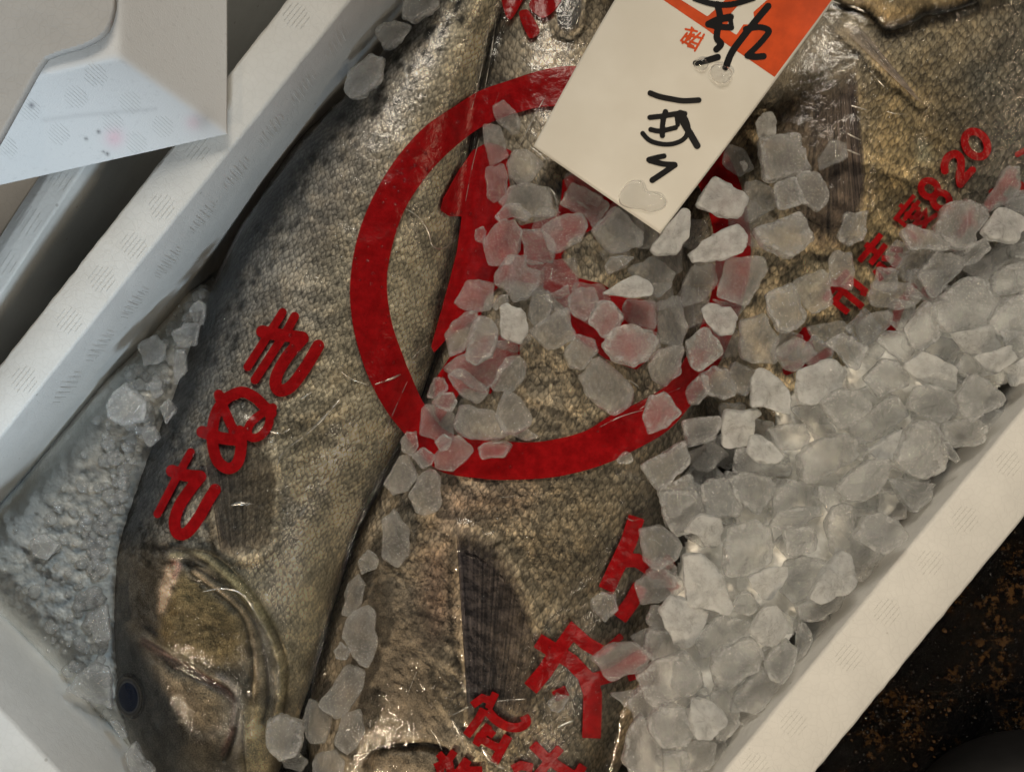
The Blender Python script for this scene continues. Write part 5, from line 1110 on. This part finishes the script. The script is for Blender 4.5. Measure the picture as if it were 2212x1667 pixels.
 ('S', 1, 't', (500,690),(600,650),(640,690),(645,900),(600,1020),(550,1000),(500,910),(440,800)), ('S', 1, 't', (300,1240),(470,1010),(580,1050),(560,1150),(490,1270),(400,1330)), ('S', 1, 't', (390,1500),(440,1320),(540,1280),(580,1400),(520,1520),(470,1560)), ('S', 0, 't', (480,500),(540,450),(575,520),(560,620),(490,700),(440,680)), ('S', 2, 'c', (390,920),(430,860),(485,920),(470,965),(410,960)),
 ('S', 1, 'm', (-20,1360),(60,1320),(190,1370),(190,1480),(150,1560),(60,1590),(-20,1480)), ('S', 0, 't', (190,1380),(240,1220),(290,1240),(380,1350),(330,1480),(250,1480)), ('S', 0, 't', (690,120),(760,50),(850,190),(850,330),(780,400),(690,330)), ('S', 1, 't', (60,1560),(160,1540),(230,1600),(180,1667),(80,1640)), ('S', 1, 't', (270,1560),(400,1530),(450,1590),(430,1690),(260,1690)), ('S', 0, 'c', (530,380),(600,290),(660,350),(650,410),(560,450)),
 ('V', 1, 'm', (235,875),(270,830),(315,870),(310,905),(265,918),(235,900)), ('V', 1, 't', (300,745),(335,725),(360,745),(350,780),(315,790)), ('V', 1, 't', (410,670),(430,650),(445,660),(440,700),(420,700)), ('V', 1, 'c', (345,880),(365,862),(380,885),(360,915)), ('V', 1, 't', (375,760),(400,755),(405,800),(380,830)), ('V', 1, 't', (370,720),(400,700),(430,700),(425,745),(390,750)), ('V', 1, 't', (188,1340),(232,1305),(238,1380),(205,1390)),
 ('V', 1, 't', (145,1490),(190,1435),(235,1440),(240,1530),(200,1510)), ('V', 2, 'm', (270,1625),(293,1605),(335,1667),(330,1690),(285,1667)), ('V', 2, 'c', (240,1556),(258,1556),(276,1590),(258,1592)), ('V', 0, 'm', (62,1168),(95,1155),(127,1176),(105,1205),(75,1200)), ('V', 1, 't', (310,925),(335,920),(345,945),(325,965),(308,950)), ('V', 1, 'c', (322,830),(345,825),(352,850),(330,860)),
 ('V', 1, 'm', (745,195),(760,150),(800,120),(828,130),(825,170),(790,205),(760,212)), ('V', 1, 'm', (812,62),(850,45),(888,55),(870,90),(830,108)), ('V', 1, 'm', (868,35),(875,0),(940,-20),(948,15),(895,46)),
 ('R', 2, 'm', (2130,1330),(2260,1290),(2290,1440),(2180,1530)), ('D', 2, 'm', (2060,480),(2230,490),(2240,640),(2130,650)), ('D', 2, 'f', (2080,720),(2230,640),(2240,790),(2150,830)),
]
# pieces lower in the heap that show in the gaps
heap_fill = [(1500, 900), (1640, 760), (1790, 690), (1950, 560), (2230, 420), (2260, 800), (1960, 1100), (1720, 1400), (1580, 1620), (1400, 1720), (1330, 1650), (1400, 1430), (1440, 1160), (1520, 1000)]
occ = []
for f in ICES:
    ox, oy, sc_ = FR[f[0]]; q = np.array(f[3:]); occ.append(((ox + sc_ * q[:, 0].mean(), oy + sc_ * q[:, 1].mean())))
tries = 0; extra = []
while len(extra) < 70 and tries < 6000:
    tries += 1
    c = np.array([random.uniform(1330, 2250), random.uniform(430, 1720)])
    if not inside(c[None], heap_fill)[0]: continue
    if any(np.hypot(*(c - e)) < 50 for e in extra): continue
    extra.append(c)
cen_fill = [(1090, 300), (1160, 330), (1420, 500), (1600, 350), (1700, 420), (1640, 560), (1580, 760), (1480, 830), (1330, 800), (1200, 720), (1040, 760), (980, 880), (960, 800), (1040, 600), (1080, 470)]
tries = 0; cent = []
while len(cent) < 17 and tries < 4000:
    tries += 1
    c = np.array([random.uniform(950, 1720), random.uniform(290, 900)])
    if not inside(c[None], cen_fill)[0] or any(np.hypot(*(c - e)) < 72 for e in cent): continue
    cent.append(c)
for c in cent:
    n_ = random.choice([4, 5, 5, 6]); a0 = random.uniform(0, 6.28); r_ = random.uniform(34, 52)
    ICES.append(('V', -2, 's') + tuple((c[0] + r_ * random.uniform(.8, 1.15) * math.cos(a0 + 2 * math.pi * k / n_), c[1] + r_ * random.uniform(.8, 1.15) * math.sin(a0 + 2 * math.pi * k / n_)) for k in range(n_)))
for c in extra:
    n_ = random.choice([4, 4, 5]); a0 = random.uniform(0, 6.28); r_ = random.uniform(34, 48)
    ICES.append(('V', -1, 'm') + tuple((c[0] + r_ * random.uniform(.85, 1.1) * math.cos(a0 + 2 * math.pi * k / n_), c[1] + r_ * random.uniform(.85, 1.1) * math.sin(a0 + 2 * math.pi * k / n_)) for k in range(n_)))

MARKS = [((1085, 262), 'left of the tag by the ring top'), ((1080, 350), 'on the red emblem left of the tag corner'), ((1140, 430), 'on the red emblem just below the tag'), ((1060, 510), 'on the long red blade of the emblem'), ((1200, 480), 'over the red emblem below the tag edge'),
  ((1100, 600), 'in the cluster on the emblem centre'), ((1020, 650), 'left in the cluster on the emblem'), ((1030, 720), 'in the pale row below the emblem blade'), ((1150, 690), 'in the pale row under the emblem cluster'), ((1260, 560), 'on the red emblem left of the tag tip'), ((1330, 480), 'under the lowest tag corner'),
  ((1360, 610), 'beside the pale wedge below the tag tip'), ((1300, 690), 'on the lower red lobe of the emblem'), ((1290, 820), 'inside the red ring on bare scales'), ((1080, 780), 'inside the ring near the fish seam'), ((980, 840), 'where the red ring crosses the fish seam'), ((1080, 900), 'just inside the lower red ring'), ((950, 960), 'on the lower left of the red ring'), ((1040, 975), 'lying on the lower ring band'), ((900, 1050), 'in the seam just below the red ring'),
  ((1420, 890), 'on the lower right of the red ring'), ((1520, 740), 'on the right side of the red ring'), ((1590, 600), 'right side of the ring, below the tag'), ((1560, 430), 'right of the tag, over the hidden ring'), ((1650, 270), 'on pale scales right of the tag'), ((1690, 350), 'between the tag and the right dark fin'), ((1750, 410), 'overlapping the lower tip of the right fin'), ((1690, 510), 'on golden scales below the right fin'), ((1830, 500), 'clear of the heap, under the fin tip'),
  ((1660, 680), 'between the ring and the address line'), ((1760, 640), 'at the foot of the red address line'), ((1830, 580), 'against the red address line'), ((1960, 540), 'on the address line near the digits'), ((2060, 480), 'beside the red digits at the heap top'), ((2170, 420), 'on red lettering at the right picture edge'), ((2160, 490), 'at the right edge under the red lettering'), ((2040, 590), 'in the heap below the red digits'), ((2180, 600), 'at the right edge of the upper heap'), ((1930, 640), 'just below the red address line'), ((2080, 660), 'big pieces zone in the upper heap'),
  ((1720, 760), 'over red dabs below the address'), ((1850, 740), 'in the upper heap under the red dabs'), ((1980, 710), 'in the middle of the upper heap'), ((2120, 760), 'upper heap, near the wall end'), ((2010, 800), 'upper heap toward the foam rim'), ((1660, 830), 'in the heap right of the ring'), ((1780, 830), 'centre of the upper heap'), ((1900, 810), 'middle heap below the address line'), ((1560, 850), 'where the heap meets the right ring side'), ((2100, 860), 'against the right rim, upper part'),
  ((1530, 930), 'in the heap edge below the ring'), ((1650, 930), 'middle heap in line with the ring foot'), ((1780, 920), 'middle of the ice heap'), ((1900, 920), 'middle heap toward the rim'), ((2010, 970), 'against the rim, middle part'), ((1480, 1000), 'on the heap edge below the ring'), ((1620, 1010), 'in the central heap'), ((1740, 1020), 'central heap, a little lower'), ((1880, 1030), 'central heap near the rim'), ((1460, 1110), 'at the heap edge above the red stroke'), ((1560, 1100), 'left of centre in the lower heap'),
  ((1680, 1090), 'lower heap, upper middle'), ((1810, 1130), 'lower heap close to the rim'), ((1910, 1130), 'beside the inner rim, lower heap'), ((1420, 1190), 'on the upper red stroke at the heap edge'), ((1520, 1150), 'white lumps right of the red stroke'), ((1620, 1190), 'lower heap, large pieces'), ((1720, 1150), 'lower heap, middle'), ((1420, 1270), 'on the lower leg of the red stroke'), ((1520, 1260), 'lower heap beside the red stroke leg'), ((1650, 1260), 'lower heap centre'), ((1780, 1250), 'bright wedge by the inner rim'), ((1480, 1340), 'heap edge beside the big red character'), ((1340, 1420), 'on the big red character'), ((1290, 1400), 'just above the big red character'), ((1200, 1530), 'below the big red character on scales'),
  ((1450, 1460), 'heap edge right of the big red character'), ((1560, 1380), 'lowest heap, upper part'), ((1660, 1340), 'lowest heap near white cube'), ((1740, 1390), 'lowest heap against the rim'), ((1570, 1450), 'lowest heap middle'), ((1690, 1440), 'lowest heap beside the rim'), ((1620, 1500), 'low by the rim foot'), ((1530, 1560), 'bottom heap, rounded pieces'), ((1440, 1570), 'bottom heap left of the rounded piece'), ((1380, 1620), 'bottom of the heap, left margin'), ((1500, 1640), 'at the very bottom of the heap'),
  ((780, 1380), 'in the gap between lower fish'), ((740, 1500), 'low in the gap between the fish'), ((690, 1600), 'below the left fish throat, near bottom'), ((620, 1590), 'at the throat of the left fish'), ((770, 1270), 'upper part of the fish gap'), ((860, 1160), 'beside the belly fin below the ring'), ((270, 875), 'on the crushed ice by the left wall'), ((390, 740), 'dark wet lumps along the left fish back'), ((340, 890), 'by the left fish back, mid crushed ice'), ((215, 1350), 'against the back of the left fish head'), ((190, 1480), 'behind the eye of the left fish'), ((300, 1640), 'at the snout side of the left fish'), ((255, 1575), 'below the eye at the foam corner'), ((95, 1180), 'flat on the crushed ice near the corner'), ((785, 170), 'upper left, between wall and fish back'), ((850, 75), 'second up the gap at the upper left'), ((905, 15), 'top edge, between wall and fish back')]
recs = []
for f in ICES:
    fr, lay, tone = f[:3]; ox, oy, sc_ = FR[fr]
    q = np.array(f[3:], float); q = np.stack([ox + sc_ * q[:, 0], oy + sc_ * q[:, 1]], 1)
    if tone == 'm' and 0 <= lay <= 1 and q[:, 0].mean() < 1640 and 220 < q[:, 1].mean() < 940 and q[:, 0].mean() > 900: tone = 't'
    recs.append([q, lay, tone])
def make_ice(q, lay, tone):
    seed = random.random() * 100
    area = .5 * abs(np.dot(q[:, 0], np.roll(q[:, 1], 1)) - np.dot(q[:, 1], np.roll(q[:, 0], 1)))
    if area < 0: q = q[::-1]
    ce = q.mean(0); q = ce + (q - ce) * 1.07; size = math.sqrt(area)
    # outline: corners cut, then rounded
    n_ = 48
    ring = []
    m = len(q)
    for i in range(m):
        p0, p1, p2 = q[i - 1], q[i], q[(i + 1) % m]
        ring += [p1 + (p0 - p1) * .09, p1 * .95 + p0 * .025 + p2 * .025, p1 + (p2 - p1) * .09]
    c = np.array(ring + [ring[0]]); d_ = np.r_[0, np.cumsum(np.hypot(*np.diff(c, axis=0).T))]; s_ = np.linspace(0, d_[-1], n_, endpoint=False)
    c = np.stack([np.interp(s_, d_, c[:, 0]), np.interp(s_, d_, c[:, 1])], 1)
    c = .08 * np.roll(c, 1, 0) + .84 * c + .08 * np.roll(c, -1, 0)
    thick = float(np.clip(size * .2e-3 * random.uniform(.42, .62), .0022, .011)) * (.62 if tone in 'ts' else 1.0)
    zf = on_surface(FZ, np.vstack([[ce], q * .5 + ce * .5]), .0)[:, 2].max()
    step_ = .0066
    zb = zf + (.0004 if lay <= 0 else lay * step_) + (.0 if lay >= 0 else -.001) + random.uniform(0, .0012)
    zm = zb + thick * .55
    prof = [(0.0, .6), (.04, .88), (.12, .96), (.32, .995), (.58, 1.0), (.80, .985), (.91, .945), (.975, .86), (1.0, .6)]
    k = (CAMZ - zm) / FPX
    cx_, cy_ = (ce[0] - CX) * k, -(ce[1] - CY) * k
    loc = np.stack([(c[:, 0] - ce[0]) * k, -(c[:, 1] - ce[1]) * k], 1)
    tx, ty = (random.uniform(-.16, .16), random.uniform(-.16, .16)) if lay > 0 else (random.uniform(-.05, .05), random.uniform(-.05, .05))
    if tone == 'f': tx *= 1.6; ty *= 1.6
    V = []; Rm = np.hypot(loc[:, 0], loc[:, 1]).mean(); cuts = [(random.uniform(0, 6.28), random.uniform(.0, .55) * Rm, random.uniform(.25, .8)) for _ in range(3)]
    amp = .00055 + size * 5e-6
    for (h, r) in prof + [(1.015, .25)]:
        for a in range(n_):
            x, y = loc[a] * r; z = (h - .55) * thick
            if h > .3:
                for a_, o_, s_k in cuts: z = min(z, max(.46 * thick - max(0.0, x * math.cos(a_) + y * math.sin(a_) - o_) * s_k, (min(h, .8) - .62) * thick))
            p = Vector((x * 190 + seed, y * 190, z * 240)); p2 = Vector((x * 620, y * 620 + seed, z * 620))
            dd = amp * (mnoise.noise(p) * 1.25) + .0004 * mnoise.noise(p2) + (.00035 * abs(mnoise.noise(p2 * 1.7)) if tone == 'f' else 0)
            L = math.hypot(x, y) + 1e-6
            hz_ = dd * (1.0 if h < .98 else .7)
            x2, y2 = x + x / L * dd, y + y / L * dd
            V.append((x2, y2, z + x * tx + y * ty + hz_ * (1 if h > .5 else -.6)))
    V.append((0, 0, 1.02 * thick - .55 * thick)); V.append((0, 0, -.55 * thick))
    R_ = len(prof) + 1; Fc = []
    for r in range(R_ - 1):
        for a in range(n_): Fc.append((r * n_ + a, r * n_ + (a + 1) % n_, (r + 1) * n_ + (a + 1) % n_, (r + 1) * n_ + a))
    t_ = R_ * n_
    for a in range(n_):
        Fc.append(((R_ - 1) * n_ + a, (R_ - 1) * n_ + (a + 1) % n_, t_)); Fc.append((a, t_ + 1, (a + 1) % n_))
    rimv = np.array([[.3, .8, .9, .8, .55, .75, 1, .8, .15, 0][r] for r in range(R_) for a in range(n_)] + [0, 0]); o = mesh('ice_piece', V, Fc, ICE[tone], col=np.column_stack([rimv] * 3 + [np.ones(len(rimv))])); o.location = (cx_, cy_, zm)
    ext = q - ce; cov = np.cov(ext.T); ev_ = np.sqrt(np.maximum(np.linalg.eigvalsh(cov), 1e-6)); el_ = ev_[1] / ev_[0]
    shape = 'long' if el_ > 1.75 else ('wedge shaped' if m <= 3 or (m >= 6 and el_ > 1.45) else ('squarish' if m <= 5 else 'rounded' if m >= 7 else 'chunky'))
    sz = 'tiny' if size < 26 else 'small' if size < 48 else 'medium' if size < 72 else 'large'
    tn = {'s': 'thin', 'm': 'milky', 'c': 'clear', 'f': 'frosted white', 't': 'translucent'}[tone]
    return o, ce, f'{sz} {tn} {shape}', lay
made = [make_ice(*r) for r in recs]
names = {}
for o, ce, desc, lay in made:
    if lay == -2:
        tag(o, 'thin melting ice slip flat on the film under the cubes around the red emblem', 'ice', 'melting ice slips under the cubes'); continue
    if lay < 0:
        tag(o, 'milky ice cube half buried under other ice in the heap', 'ice', 'buried ice cubes in the heap'); continue
    mk = min(MARKS, key=lambda m_: np.hypot(m_[0][0] - ce[0], m_[0][1] - ce[1]))[1]
    names.setdefault((desc, mk), []).append((ce, o, lay))
ORDW = {2: ['left', 'right'], 3: ['left', 'middle', 'right']}
for (desc, mk), lst in names.items():
    lst.sort(key=lambda e: e[0][0])
    for i, (ce, o, lay) in enumerate(lst):
        lab = f'{desc} ice piece {mk}' if len(lst) == 1 else f'{desc} ice piece {mk}, ' + (ORDW.get(len(lst)) or ['first', 'second', 'third', 'fourth', 'fifth'])[min(i, 4)] + (' one' if len(lst) < 4 else ' from left')
        heapish = ce[0] > 1380 and ce[1] > 520
        tag(o, lab, 'ice', 'ice pieces heaped by the right rim' if heapish else ('ice pieces scattered on the film' if ce[0] > 880 else 'ice pieces beside the left fish'))
